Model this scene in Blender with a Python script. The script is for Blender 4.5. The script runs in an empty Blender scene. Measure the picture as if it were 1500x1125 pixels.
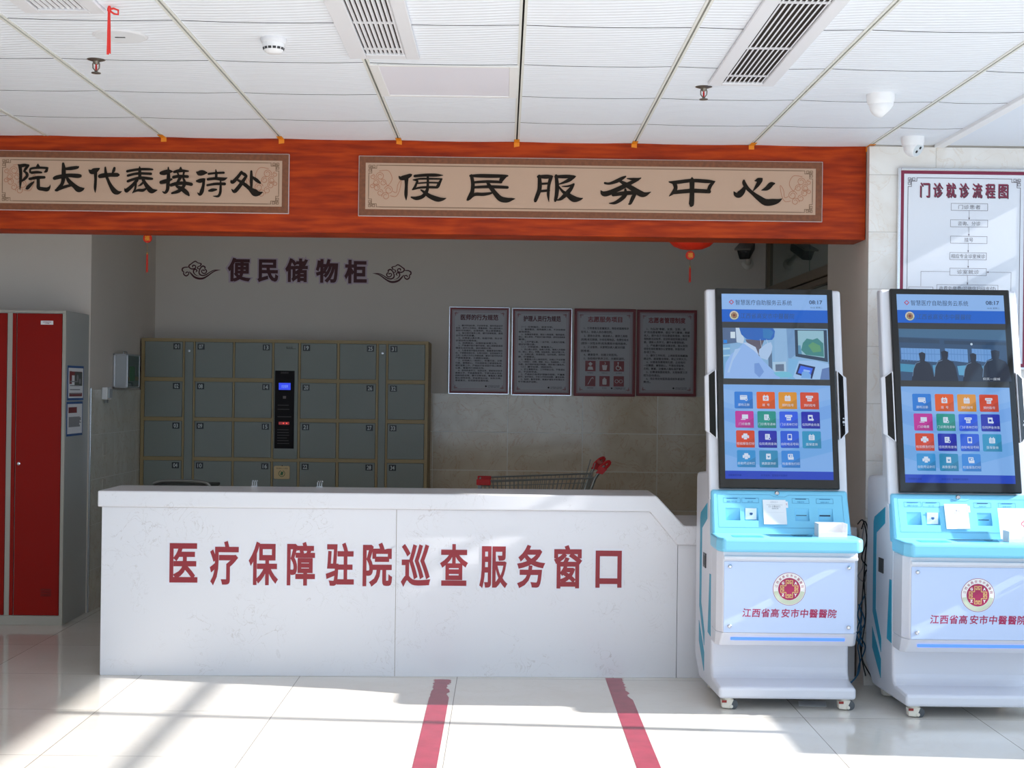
import bpy, math, random
from mathutils import Vector, Matrix
random.seed(7)
PI = math.pi
S = bpy.context.scene
COL = S.collection

# ------------------------------------------------------------------ camera
F, CU, CV, EYE, ROLL = 2098.0, 750.0, 562.5, 1.475, 0.0125
_r0 = Vector((math.cos(ROLL), 0, math.sin(ROLL)))
_u0 = Vector((-math.sin(ROLL), 0, math.cos(ROLL)))
FWD = (Vector((0, 1, 0)) + _r0 * 0.0057 + _u0 * 0.0036).normalized()
RGT = (_r0 - FWD * _r0.dot(FWD)).normalized()
UPV = RGT.cross(FWD)
cam_data = bpy.data.cameras.new('camera')
cam = bpy.data.objects.new('camera', cam_data)
COL.objects.link(cam)
cam.matrix_world = Matrix(((RGT.x, UPV.x, -FWD.x, 0), (RGT.y, UPV.y, -FWD.y, 0), (RGT.z, UPV.z, -FWD.z, EYE), (0, 0, 0, 1)))
cam_data.sensor_width = 36.0
cam_data.lens = 36.0 * F / 1500.0
cam_data.clip_end = 200
S.camera = cam

# ------------------------------------------------------------------ world, sun, exposure
SUN_AZ, SUN_SLOPE = math.radians(86.0), 0.535         # azimuth from straight ahead; rise per metre of X
_tan_el = SUN_SLOPE * math.sin(SUN_AZ)
EL = math.atan(_tan_el)
SUN_DIR = Vector((-math.sin(SUN_AZ) * math.cos(EL), math.cos(SUN_AZ) * math.cos(EL), -math.sin(EL)))
sl = bpy.data.lights.new('sun', 'SUN')
sl.energy = 10.5
sl.color = (1.0, 0.975, 0.95)
sl.angle = math.radians(0.8)
so = bpy.data.objects.new('sun', sl)
COL.objects.link(so)
so.rotation_euler = SUN_DIR.to_track_quat('-Z', 'Y').to_euler()
so.location = (12, 4, 8)
W = bpy.data.worlds.new('sky')
S.world = W
W.use_nodes = True
_bg = W.node_tree.nodes['Background']
_bg.inputs[0].default_value = (0.58, 0.77, 1.0, 1)
_bg.inputs[1].default_value = 2.15
S.view_settings.view_transform = 'Standard'
S.view_settings.look = 'None'
S.view_settings.exposure = 0.0
S.view_settings.gamma = 1.0
S.view_settings.use_curve_mapping = False
S.cycles.use_denoising = True
S.cycles.max_bounces = 10
S.cycles.diffuse_bounces = 6
S.cycles.sample_clamp_indirect = 6.0

# ------------------------------------------------------------------ helpers: pixel rays onto real planes
def ray(u, v):
    return RGT * ((u - CU) / F) + UPV * (-(v - CV) / F) + FWD
O = Vector((0, 0, EYE))
def P(u, v, Y):
    d = ray(u, v); return O + d * (Y / d.y)
def PZ(u, v, z):
    d = ray(u, v); return O + d * ((z - EYE) / d.z)
def PX(u, v, X):
    d = ray(u, v); return O + d * (X / d.x)

# ------------------------------------------------------------------ materials
def lin(c):
    return tuple((x / 255 / 12.92 if x / 255 <= 0.04045 else ((x / 255 + 0.055) / 1.055) ** 2.4) for x in c)
MATS = {}
def mat(name, rgb, rough=0.5, metal=0.0, emit=None, es=1.0, coat=0.0, vary=0.0, vscale=8.0, bump=0.0, bscale=60.0, spec=None, trans=0.0, alpha=1.0, stretch=None):
    if name in MATS: return MATS[name]
    m = bpy.data.materials.new(name); m.use_nodes = True
    nt = m.node_tree; b = nt.nodes['Principled BSDF']
    c = lin(rgb) + (1,)
    b.inputs['Base Color'].default_value = c
    b.inputs['Roughness'].default_value = rough
    b.inputs['Metallic'].default_value = metal
    b.inputs['Coat Weight'].default_value = coat
    b.inputs['Coat Roughness'].default_value = 0.05
    b.inputs['Transmission Weight'].default_value = trans
    b.inputs['Alpha'].default_value = alpha
    if spec is not None: b.inputs['Specular IOR Level'].default_value = spec
    if emit:
        b.inputs['Emission Color'].default_value = lin(emit) + (1,)
        b.inputs['Emission Strength'].default_value = es
    if vary or bump:
        tc = nt.nodes.new('ShaderNodeTexCoord'); mp = nt.nodes.new('ShaderNodeMapping')
        nt.links.new(tc.outputs['Object'], mp.inputs[0])
        if stretch: mp.inputs['Scale'].default_value = stretch
    if vary:
        n = nt.nodes.new('ShaderNodeTexNoise'); n.inputs['Scale'].default_value = vscale; n.inputs['Detail'].default_value = 5
        nt.links.new(mp.outputs[0], n.inputs['Vector'])
        rp = nt.nodes.new('ShaderNodeValToRGB')
        rp.color_ramp.elements[0].position = 0.3; rp.color_ramp.elements[1].position = 0.7
        rp.color_ramp.elements[0].color = tuple(x * (1 - vary) for x in c[:3]) + (1,)
        rp.color_ramp.elements[1].color = tuple(min(1, x * (1 + vary * 0.5)) for x in c[:3]) + (1,)
        nt.links.new(n.outputs['Fac'], rp.inputs[0]); nt.links.new(rp.outputs[0], b.inputs['Base Color'])
    if bump:
        n2 = nt.nodes.new('ShaderNodeTexNoise'); n2.inputs['Scale'].default_value = bscale
        nt.links.new(mp.outputs[0], n2.inputs['Vector'])
        bp = nt.nodes.new('ShaderNodeBump'); bp.inputs['Strength'].default_value = bump; bp.inputs['Distance'].default_value = 0.002
        nt.links.new(n2.outputs['Fac'], bp.inputs['Height']); nt.links.new(bp.outputs[0], b.inputs['Normal'])
    MATS[name] = m
    return m

def tile_mat(name, rgb, rgb2, vein, grout, tw, th, offx, offy, axes, rough, mortar=0.004, vein_amt=0.5, vscale=3.0, spec=0.5):
    """Tiles tw x th metres in the plane given by axes (e.g. 'xz'), with soft veining and thin joints."""
    m = bpy.data.materials.new(name); m.use_nodes = True
    nt = m.node_tree; b = nt.nodes['Principled BSDF']; L = nt.links.new
    tc = nt.nodes.new('ShaderNodeTexCoord'); sp = nt.nodes.new('ShaderNodeSeparateXYZ'); L(tc.outputs['Object'], sp.inputs[0])
    def axis(i, off, size):
        a = nt.nodes.new('ShaderNodeMath'); a.operation = 'SUBTRACT'; a.inputs[1].default_value = off
        L(sp.outputs['XYZ'.index(axes[i].upper())], a.inputs[0])
        d = nt.nodes.new('ShaderNodeMath'); d.operation = 'DIVIDE'; d.inputs[1].default_value = size; L(a.outputs[0], d.inputs[0])
        fr = nt.nodes.new('ShaderNodeMath'); fr.operation = 'FRACT'; L(d.outputs[0], fr.inputs[0])
        pp = nt.nodes.new('ShaderNodeMath'); pp.operation = 'PINGPONG'; pp.inputs[1].default_value = 0.5; L(fr.outputs[0], pp.inputs[0])
        mm = nt.nodes.new('ShaderNodeMath'); mm.operation = 'MULTIPLY'; mm.inputs[1].default_value = size; L(pp.outputs[0], mm.inputs[0])
        fl = nt.nodes.new('ShaderNodeMath'); fl.operation = 'FLOOR'; L(d.outputs[0], fl.inputs[0])
        return mm, fl
    ax, fx = axis(0, offx, tw); ay, fy = axis(1, offy, th)
    mn = nt.nodes.new('ShaderNodeMath'); mn.operation = 'MINIMUM'; L(ax.outputs[0], mn.inputs[0]); L(ay.outputs[0], mn.inputs[1])
    st = nt.nodes.new('ShaderNodeMapRange'); st.inputs[1].default_value = mortar * 0.35; st.inputs[2].default_value = mortar * 0.65
    L(mn.outputs[0], st.inputs[0])
    cmb = nt.nodes.new('ShaderNodeCombineXYZ'); L(fx.outputs[0], cmb.inputs[0]); L(fy.outputs[0], cmb.inputs[1])
    wn = nt.nodes.new('ShaderNodeTexWhiteNoise'); L(cmb.outputs[0], wn.inputs[0])
    va = nt.nodes.new('ShaderNodeVectorMath'); va.operation = 'MULTIPLY_ADD'
    L(wn.outputs['Color'], va.inputs[0]); va.inputs[1].default_value = (7, 7, 7); L(tc.outputs['Object'], va.inputs[2])
    n = nt.nodes.new('ShaderNodeTexNoise'); n.inputs['Scale'].default_value = vscale; n.inputs['Detail'].default_value = 8; n.inputs['Distortion'].default_value = 1.6
    L(va.outputs[0], n.inputs['Vector'])
    rp = nt.nodes.new('ShaderNodeValToRGB'); e = rp.color_ramp.elements
    e[0].position = 0.32; e[0].color = lin(rgb2) + (1,)
    e[1].position = 0.62; e[1].color = lin(rgb) + (1,)
    L(n.outputs['Fac'], rp.inputs[0])
    n3 = nt.nodes.new('ShaderNodeTexNoise'); n3.inputs['Scale'].default_value = vscale * 1.7; n3.inputs['Detail'].default_value = 6; n3.inputs['Distortion'].default_value = 2.5
    L(va.outputs[0], n3.inputs['Vector'])
    r2 = nt.nodes.new('ShaderNodeValToRGB'); e = r2.color_ramp.elements
    e[0].position = 0.485; e[0].color = (0, 0, 0, 1); e[1].position = 0.5; e[1].color = (vein_amt,) * 3 + (1,)
    k = r2.color_ramp.elements.new(0.52); k.color = (0, 0, 0, 1)
    L(n3.outputs['Fac'], r2.inputs[0])
    mx = nt.nodes.new('ShaderNodeMixRGB'); mx.inputs[2].default_value = lin(vein) + (1,)
    L(r2.outputs[0], mx.inputs[0]); L(rp.outputs[0], mx.inputs[1])
    mg = nt.nodes.new('ShaderNodeMixRGB'); mg.inputs[1].default_value = lin(grout) + (1,)
    L(st.outputs[0], mg.inputs[0]); L(mx.outputs[0], mg.inputs[2]); L(mg.outputs[0], b.inputs['Base Color'])
    b.inputs['Roughness'].default_value = rough; b.inputs['Specular IOR Level'].default_value = spec
    bp = nt.nodes.new('ShaderNodeBump'); bp.inputs['Strength'].default_value = 0.4; bp.inputs['Distance'].default_value = 0.002
    L(st.outputs[0], bp.inputs['Height']); L(bp.outputs[0], b.inputs['Normal'])
    MATS[name] = m
    return m

def wood_mat(name, c0, c1, c2):
    m = bpy.data.materials.new(name); m.use_nodes = True
    nt = m.node_tree; b = nt.nodes['Principled BSDF']; L = nt.links.new
    tc = nt.nodes.new('ShaderNodeTexCoord'); mp = nt.nodes.new('ShaderNodeMapping'); mp.inputs['Scale'].default_value = (0.9, 1, 2.6)
    L(tc.outputs['Object'], mp.inputs[0])
    n = nt.nodes.new('ShaderNodeTexNoise'); n.inputs['Scale'].default_value = 2.2; n.inputs['Detail'].default_value = 2; n.inputs['Distortion'].default_value = 0.4
    L(mp.outputs[0], n.inputs['Vector'])
    ml = nt.nodes.new('ShaderNodeMath'); ml.operation = 'MULTIPLY'; ml.inputs[1].default_value = 26; L(n.outputs['Fac'], ml.inputs[0])
    sn = nt.nodes.new('ShaderNodeMath'); sn.operation = 'SINE'; L(ml.outputs[0], sn.inputs[0])
    n2 = nt.nodes.new('ShaderNodeTexNoise'); n2.inputs['Scale'].default_value = 9; n2.inputs['Detail'].default_value = 6
    mp2 = nt.nodes.new('ShaderNodeMapping'); mp2.inputs['Scale'].default_value = (0.5, 1, 5); L(tc.outputs['Object'], mp2.inputs[0]); L(mp2.outputs[0], n2.inputs['Vector'])
    ad = nt.nodes.new('ShaderNodeMath'); ad.operation = 'MULTIPLY_ADD'; ad.inputs[1].default_value = 0.045; L(sn.outputs[0], ad.inputs[0]); L(n2.outputs['Fac'], ad.inputs[2])
    rp = nt.nodes.new('ShaderNodeValToRGB'); e = rp.color_ramp.elements
    e[0].position = 0.34; e[0].color = lin(c0) + (1,); e[1].position = 0.66; e[1].color = lin(c2) + (1,)
    k = e.new(0.5); k.color = lin(c1) + (1,)
    L(ad.outputs[0], rp.inputs[0]); L(rp.outputs[0], b.inputs['Base Color'])
    b.inputs['Roughness'].default_value = 0.42; b.inputs['Specular IOR Level'].default_value = 0.2
    MATS[name] = m
    return m

def stone_mat(name, rgb, fleck, rough):
    """White engineered stone with sparse grey-brown flecks."""
    m = bpy.data.materials.new(name); m.use_nodes = True
    nt = m.node_tree; b = nt.nodes['Principled BSDF']; L = nt.links.new
    tc = nt.nodes.new('ShaderNodeTexCoord')
    n = nt.nodes.new('ShaderNodeTexNoise'); n.inputs['Scale'].default_value = 9; n.inputs['Detail'].default_value = 7; n.inputs['Distortion'].default_value = 2.2
    L(tc.outputs['Object'], n.inputs['Vector'])
    rp = nt.nodes.new('ShaderNodeValToRGB'); e = rp.color_ramp.elements
    e[0].position = 0.487; e[0].color = (0, 0, 0, 1); e[1].position = 0.5; e[1].color = (1, 1, 1, 1); k = e.new(0.513); k.color = (0, 0, 0, 1)
    L(n.outputs['Fac'], rp.inputs[0])
    n2 = nt.nodes.new('ShaderNodeTexNoise'); n2.inputs['Scale'].default_value = 5; n2.inputs['Detail'].default_value = 3
    L(tc.outputs['Object'], n2.inputs['Vector'])
    r2 = nt.nodes.new('ShaderNodeValToRGB'); e = r2.color_ramp.elements; e[0].position = 0.5; e[1].position = 0.68; e[1].color = (0.5, 0.5, 0.5, 1)
    L(n2.outputs['Fac'], r2.inputs[0])
    mu = nt.nodes.new('ShaderNodeMath'); mu.operation = 'MULTIPLY'; L(rp.outputs[0], mu.inputs[0]); L(r2.outputs[0], mu.inputs[1])
    mx = nt.nodes.new('ShaderNodeMixRGB'); mx.inputs[1].default_value = lin(rgb) + (1,); mx.inputs[2].default_value = lin(fleck) + (1,)
    L(mu.outputs[0], mx.inputs[0]); L(mx.outputs[0], b.inputs['Base Color'])
    b.inputs['Roughness'].default_value = rough
    MATS[name] = m
    return m

def ceil_mat(name, rgb):
    """White ceiling tiles with a fine rippled relief."""
    m = mat(name, rgb, rough=0.55)
    nt = m.node_tree; b = nt.nodes['Principled BSDF']; L = nt.links.new
    tc = nt.nodes.new('ShaderNodeTexCoord'); mp = nt.nodes.new('ShaderNodeMapping'); mp.inputs['Rotation'].default_value = (0, 0, 0.12)
    L(tc.outputs['Object'], mp.inputs[0])
    w = nt.nodes.new('ShaderNodeTexWave'); w.bands_direction = 'Y'; w.inputs['Scale'].default_value = 9.0
    w.inputs['Distortion'].default_value = 0.5; w.inputs['Detail'].default_value = 1
    L(mp.outputs[0], w.inputs['Vector'])
    bp = nt.nodes.new('ShaderNodeBump'); bp.inputs['Strength'].default_value = 0.55; bp.inputs['Distance'].default_value = 0.004
    L(w.outputs['Fac'], bp.inputs['Height']); L(bp.outputs[0], b.inputs['Normal'])
    return m

# ------------------------------------------------------------------ mesh builders
def root_loc(o):
    v = Vector((0, 0, 0))
    while o is not None:
        v += o.location; o = o.parent
    return v

class MB:
    """Collects shapes in world metres (or in the local frame when local=True) and links them as ONE mesh object."""
    def __init__(s): s.v = []; s.f = []; s.m = []
    def add(s, vs, fs, m=0):
        k = len(s.v); s.v += [tuple(x) for x in vs]
        for f in fs: s.f.append(tuple(i + k for i in f)); s.m.append(m)
        return s
    def box(s, x0, x1, y0, y1, z0, z1, m=0):
        return s.add([(x0, y0, z0), (x1, y0, z0), (x1, y1, z0), (x0, y1, z0), (x0, y0, z1), (x1, y0, z1), (x1, y1, z1), (x0, y1, z1)],
                     [(0, 3, 2, 1), (4, 5, 6, 7), (0, 1, 5, 4), (1, 2, 6, 5), (2, 3, 7, 6), (3, 0, 4, 7)], m)
    def hexa(s, p, m=0):
        return s.add(p, [(0, 3, 2, 1), (4, 5, 6, 7), (0, 1, 5, 4), (1, 2, 6, 5), (2, 3, 7, 6), (3, 0, 4, 7)], m)
    def prism(s, a, b, m=0):
        """Joins outline a to outline b (same vertex count, 3-D points)."""
        n = len(a)
        return s.add(list(a) + list(b), [tuple(range(n - 1, -1, -1)), tuple(range(n, 2 * n))] + [(i, (i + 1) % n, n + (i + 1) % n, n + i) for i in range(n)], m)
    def px(s, poly, x0, x1, m=0): return s.prism([(x0, y, z) for y, z in poly], [(x1, y, z) for y, z in poly], m)
    def py(s, poly, y0, y1, m=0): return s.prism([(x, y0, z) for x, z in poly], [(x, y1, z) for x, z in poly], m)
    def pz(s, poly, z0, z1, m=0): return s.prism([(x, y, z0) for x, y in poly], [(x, y, z1) for x, y in poly], m)
    def tube(s, pts, r, n=8, m=0, closed=False, caps=True):
        pts = [Vector(p) for p in pts]; N = len(pts); rings = []
        up = None
        for i, p in enumerate(pts):
            a = pts[(i - 1) % N] if (closed or i > 0) else p
            b = pts[(i + 1) % N] if (closed or i < N - 1) else p
            t = (b - a).normalized()
            if up is None:
                up = Vector((0, 0, 1)) if abs(t.z) < 0.9 else Vector((1, 0, 0))
            e1 = t.cross(up)
            if e1.length < 1e-5: e1 = t.orthogonal()
            e1.normalize(); e2 = e1.cross(t).normalized(); up = e2
            rr = r[i] if isinstance(r, (list, tuple)) else r
            rings.append([p + (e1 * math.cos(q) + e2 * math.sin(q)) * rr for q in (2 * PI * j / n for j in range(n))])
        vs = [q for R in rings for q in R]; fs = []
        for i in range(N if closed else N - 1):
            k = (i + 1) % N
            for j in range(n):
                fs.append((i * n + j, i * n + (j + 1) % n, k * n + (j + 1) % n, k * n + j))
        if caps and not closed:
            fs.append(tuple(range(n - 1, -1, -1))); fs.append(tuple((N - 1) * n + j for j in range(n)))
        return s.add(vs, fs, m)
    def lathe(s, prof, c, ax='z', n=24, m=0, d=None):
        """prof: (radius, height) pairs turned about an axis through c (ax x, y, z or any direction d)."""
        A = Vector(d).normalized() if d is not None else Vector({'x': (1, 0, 0), 'y': (0, 1, 0), 'z': (0, 0, 1)}[ax])
        e1 = A.orthogonal().normalized(); e2 = A.cross(e1); c = Vector(c); vs = []; fs = []
        for r, h in prof:
            vs += [c + A * h + (e1 * math.cos(2 * PI * j / n) + e2 * math.sin(2 * PI * j / n)) * max(r, 1e-5) for j in range(n)]
        for i in range(len(prof) - 1):
            for j in range(n): fs.append((i * n + j, i * n + (j + 1) % n, (i + 1) * n + (j + 1) % n, (i + 1) * n + j))
        fs.append(tuple(range(n - 1, -1, -1))); fs.append(tuple((len(prof) - 1) * n + j for j in range(n)))
        return s.add(vs, fs, m)
    def build(s, name, mats, parent=None, local=False, bevel=0, seg=2, smooth=False, angle=40, label=None):
        off = Vector((0, 0, 0)) if (local or parent is None) else root_loc(parent)
        me = bpy.data.meshes.new(name)
        me.from_pydata([Vector(p) - off for p in s.v], [], s.f)
        if not isinstance(mats, (list, tuple)): mats = [mats]
        for q in mats: me.materials.append(q)
        me.polygons.foreach_set('material_index', s.m)
        if smooth:
            me.polygons.foreach_set('use_smooth', [True] * len(me.polygons))
            me.set_sharp_from_angle(angle=math.radians(angle))
        me.update()
        import bmesh
        bm = bmesh.new(); bm.from_mesh(me); bmesh.ops.recalc_face_normals(bm, faces=bm.faces); bm.to_mesh(me); bm.free()
        o = bpy.data.objects.new(name, me); COL.objects.link(o); o.parent = parent
        if bevel:
            b = o.modifiers.new('edge', 'BEVEL'); b.width = bevel; b.segments = seg; b.limit_method = 'ANGLE'; b.angle_limit = math.radians(35)
        if label: o['label'] = label
        return o

def thing(name, label, cat, loc=(0, 0, 0), group=None):
    o = bpy.data.objects.new(name, None); COL.objects.link(o); o.location = loc; o.empty_display_size = 0.1
    return tag(o, label, cat, group)
def tag(o, label, cat, group=None):
    o['label'] = label; o['category'] = cat
    if group: o['group'] = group
    return o
def struct(o):
    o['kind'] = 'structure'; return o

# ------------------------------------------------------------------ flat artwork (print, paint, lettering) on a plane
_glyph = {}
def glyphs(txt, offset, spacing):
    k = (txt, round(offset, 4), spacing)
    if k not in _glyph:
        c = bpy.data.curves.new('t', 'FONT'); c.body = txt; c.size = 1; c.bevel_depth = offset; c.bevel_resolution = 0; c.space_character = spacing; c.resolution_u = 3
        o = bpy.data.objects.new('t', c); COL.objects.link(o)
        me = bpy.data.meshes.new_from_object(o.evaluated_get(bpy.context.evaluated_depsgraph_get()))
        zs = [v.co.z for v in me.vertices]
        keep = [p for p in me.polygons if max(zs[i] for i in p.vertices) > 1e-7 or not offset]      # front face and its outward rim only
        ids = sorted({i for p in keep for i in p.vertices}); ren = {i: k for k, i in enumerate(ids)}
        vs = [(me.vertices[i].co.x, me.vertices[i].co.y, (zs[i] / offset if offset else 1)) for i in ids]; fs = [tuple(ren[i] for i in p.vertices) for p in keep]
        bpy.data.objects.remove(o); bpy.data.curves.remove(c); bpy.data.meshes.remove(me)
        _glyph[k] = (vs, fs)
    return _glyph[k]

def spline(pts, k=6):
    if len(pts) < 3: return [tuple(p) for p in pts]
    out = []; n = len(pts)
    for i in range(n - 1):
        p0, p1, p2, p3 = pts[max(i - 1, 0)], pts[i], pts[i + 1], pts[min(i + 2, n - 1)]
        for j in range(k):
            t = j / k
            out.append(tuple(0.5 * (2 * b + (c - a) * t + (2 * a - 5 * b + 4 * c - d) * t * t + (3 * b - a - 3 * c + d) * t ** 3) for a, b, c, d in zip(p0, p1, p2, p3)))
    out.append(tuple(pts[-1])); return out

class Art:
    """2-D drawing in plane coordinates (x right, y up, metres) placed by origin o and axes ex, ey; layers lift off along n."""
    def __init__(s, o, ex=(1, 0, 0), ey=(0, 0, 1), step=0.0003):
        s.o = Vector(o); s.ex = Vector(ex).normalized(); s.ey = Vector(ey).normalized(); s.n = s.ex.cross(s.ey); s.step = step
        s.mb = MB(); s.mats = []; s.lay = 1; s.bit = 0
    def mi(s, m):
        if m not in s.mats: s.mats.append(m)
        return s.mats.index(m)
    def to3(s, x, y, h): return s.o + s.ex * x + s.ey * y + s.n * h
    def h(s):
        s.bit = (s.bit + 1) % 40
        return s.lay * s.step + s.bit * s.step * 0.025
    def up(s, k=1): s.lay += k; return s
    def face(s, pts, m):
        h = s.h(); s.mb.add([s.to3(x, y, h) for x, y in pts], [tuple(range(len(pts)))], s.mi(m)); return s
    def rect(s, x0, y0, x1, y1, m): return s.face([(x0, y0), (x1, y0), (x1, y1), (x0, y1)], m)
    def frame(s, x0, y0, x1, y1, w, m):
        s.rect(x0, y0, x1, y0 + w, m); s.rect(x0, y1 - w, x1, y1, m); s.rect(x0, y0 + w, x0 + w, y1 - w, m); s.rect(x1 - w, y0 + w, x1, y1 - w, m); return s
    def rrect(s, x0, y0, x1, y1, r, m):
        pts = []
        for cx, cy, a in ((x1 - r, y1 - r, 0), (x0 + r, y1 - r, 90), (x0 + r, y0 + r, 180), (x1 - r, y0 + r, 270)):
            for j in range(5):
                q = math.radians(a + j * 22.5); pts.append((cx + r * math.cos(q), cy + r * math.sin(q)))
        return s.face(pts, m)
    def disc(s, x, y, r, m, n=32, ry=None):
        return s.face([(x + r * math.cos(2 * PI * j / n), y + (ry or r) * math.sin(2 * PI * j / n)) for j in range(n)], m)
    def ring(s, x, y, r0, r1, m, n=40, a0=0, a1=360):
        h = s.h(); k = n; A = [math.radians(a0 + (a1 - a0) * j / k) for j in range(k + 1)]
        vs = [s.to3(x + r * math.cos(a), y + r * math.sin(a), h) for a in A for r in (r0, r1)]
        s.mb.add(vs, [(2 * j, 2 * j + 1, 2 * j + 3, 2 * j + 2) for j in range(k)], s.mi(m)); return s
    def line(s, pts, w, m, smooth=False):
        return s.brush([(x, y, w) for x, y in pts], m, smooth=smooth, caps=False)
    def brush(s, pts, m, smooth=True, caps=True, k=5):
        p = spline(pts, k) if smooth else pts
        h = s.h(); L = []; R = []; n = len(p)
        for i in range(n):
            a = p[max(i - 1, 0)]; b = p[min(i + 1, n - 1)]
            if smooth or i in (0, n - 1):
                dx, dy = b[0] - a[0], b[1] - a[1]; q = math.hypot(dx, dy) or 1e-9; nx, ny = -dy / q, dx / q; f = 1
            else:
                d0 = Vector((p[i][0] - a[0], p[i][1] - a[1])).normalized(); d1 = Vector((b[0] - p[i][0], b[1] - p[i][1])).normalized()
                t = (d0 + d1); t = t.normalized() if t.length > 1e-6 else d0
                nx, ny = -t.y, t.x; f = 1 / max(0.35, nx * -d0.y + ny * d0.x)
            w = p[i][2] / 2 * f
            L.append((p[i][0] + nx * w, p[i][1] + ny * w)); R.append((p[i][0] - nx * w, p[i][1] - ny * w))
        vs = [s.to3(x, y, h) for x, y in L + R]
        s.mb.add(vs, [(i, i + 1, n + i + 1, n + i) for i in range(n - 1)], s.mi(m))
        if caps:
            for q in (p[0], p[-1]):
                s.disc(q[0], q[1], q[2] / 2, m, 10)
        return s
    def text(s, txt, x, y, h, m, align='l', bold=0.0, sx=1.0, spacing=1.0, width=None, rot=0.0, shear=0.0, weight_below=True):
        """txt with CJK body height h, its left/centre at x and its vertical middle at y; width squeezes it to fit."""
        vs, fs = glyphs(txt, bold if bold >= 0.016 else 0.0, spacing)
        if not vs: return s
        x0 = min(v[0] for v in vs); x1 = max(v[0] for v in vs); y0 = min(v[1] for v in vs); y1 = max(v[1] for v in vs)
        k = h / 0.94; kx = k * sx
        if width: kx = width / (x1 - x0)
        ym = 0.38 if any(ord(ch) > 0x2e80 for ch in txt) else (y0 + y1) / 2
        if not any(ord(ch) > 0x2e80 for ch in txt): k = h / (y1 - y0); kx = width / (x1 - x0) if width else k * sx
        xa = {'l': x0, 'c': (x0 + x1) / 2, 'r': x1}[align]
        hh = s.h(); ca, sa = math.cos(rot), math.sin(rot); o = []
        for vx, vy, vz in vs:
            px, py = (vx - xa) * kx, (vy - ym) * k; px += py * shear
            o.append(s.to3(x + px * ca - py * sa, y + px * sa + py * ca, hh - s.step * 0.3 * (1 - vz)))
        s.mb.add(o, fs, s.mi(m)); return s
    def build(s, name, parent=None, label=None):
        return s.mb.build(name, s.mats, parent, label=label) if s.mb.v else None

def fret(a, x, y, sx, sy, u, w, m):
    """A Chinese key-fret corner ornament, unit u, opening towards (sx, sy)."""
    q = lambda pts: a.line([(x + sx * px * u, y + sy * py * u) for px, py in pts], w, m)
    q([(0, 0), (2, 0), (2, 2), (0, 2), (0, -0.0)]); q([(3, 0), (5, 0), (5, 2), (3, 2), (3, 0)]); q([(0, 3), (2, 3), (2, 5), (0, 5), (0, 3)])
    q([(1, 1), (4, 1)]); q([(1, 1), (1, 4)]); q([(2, 2.5), (6.5, 2.5), (6.5, 0), (9, 0)]); q([(2.5, 2), (2.5, 6.5), (0, 6.5), (0, 9)])

# ================================================================== materials used by the place
WHITE_PAINT = mat('wall_paint', (216, 207, 196), 0.7, vary=0.03, vscale=1.5, bump=0.05, bscale=200)
BACK_TILE = tile_mat('cream_tile', (226, 212, 188), (212, 194, 166), (196, 152, 104), (240, 234, 222), 0.572, 0.292, 0.033, 0.853, 'xz', 0.13, vscale=3, mortar=0.006)
SIDE_TILE = tile_mat('side_tile', (222, 220, 208), (212, 208, 194), (190, 164, 126), (236, 234, 226), 0.572, 0.292, 9.25, 0.853, 'yz', 0.15, vscale=3)
COL_TILE = tile_mat('column_tile', (238, 236, 232), (228, 222, 214), (214, 196, 176), (206, 202, 196), 0.6, 0.29, 1.575, 1.425, 'xz', 0.12, vscale=2.5, vein_amt=0.35)
FLOOR_TILE = tile_mat('floor_tile', (232, 228, 220), (226, 220, 210), (212, 203, 188), (150, 142, 130), 0.8, 0.8, -1.02, 6.5, 'xy', 0.06, mortar=0.0035, vein_amt=0.15, vscale=1.2)
CEIL = ceil_mat('ceiling_tile', (234, 238, 245))
CEIL_DARK = mat('ceiling_gap', (52, 52, 50), 0.9)
RUNNER = mat('ceiling_runner', (222, 222, 216), 0.5)
GYPSUM = mat('gypsum_board', (228, 234, 244), 0.7)
WOOD = wood_mat('red_wood', (136, 38, 1), (158, 49, 2), (178, 62, 4))
STONE = stone_mat('white_stone', (233, 233, 237), (176, 166, 158), 0.22)
ALU = mat('aluminium', (190, 190, 192), 0.3, metal=0.9)
DARK_ALU = mat('bronze_aluminium', (120, 104, 84), 0.4, metal=0.4)
SILVER = mat('silver_trim', (214, 214, 216), 0.2, metal=0.9)
BLACK = mat('black_plastic', (18, 18, 20), 0.35)
PAPER = mat('white_paper', (244, 244, 246), 0.6)
MAROON = mat('maroon_vinyl', (140, 30, 40), 0.5)
DARKRED = mat('dark_red_print', (112, 26, 34), 0.5)
REDPAINT = mat('red_enamel', (150, 22, 12), 0.45, spec=.15, bump=0.03, bscale=300)
GREYSTEEL = mat('grey_steel', (176, 178, 174), 0.45)
HALO = mat('white_vinyl', (230, 231, 238), 0.5)

# ================================================================== the setting
CEIL_Z = 2.74
BACK_Y, LEFT_X, PIER_Y = 10.95, -2.67, 9.25
struct(MB().box(-6.5, 3.1, -6, 11.0, -0.06, 0).build('floor', FLOOR_TILE))
struct(MB().box(3.1, 40, -30, 30, -0.10, -0.02).build('ground_outside', mat('pavement', (170, 168, 162), 0.8, vary=0.1)))

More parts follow.
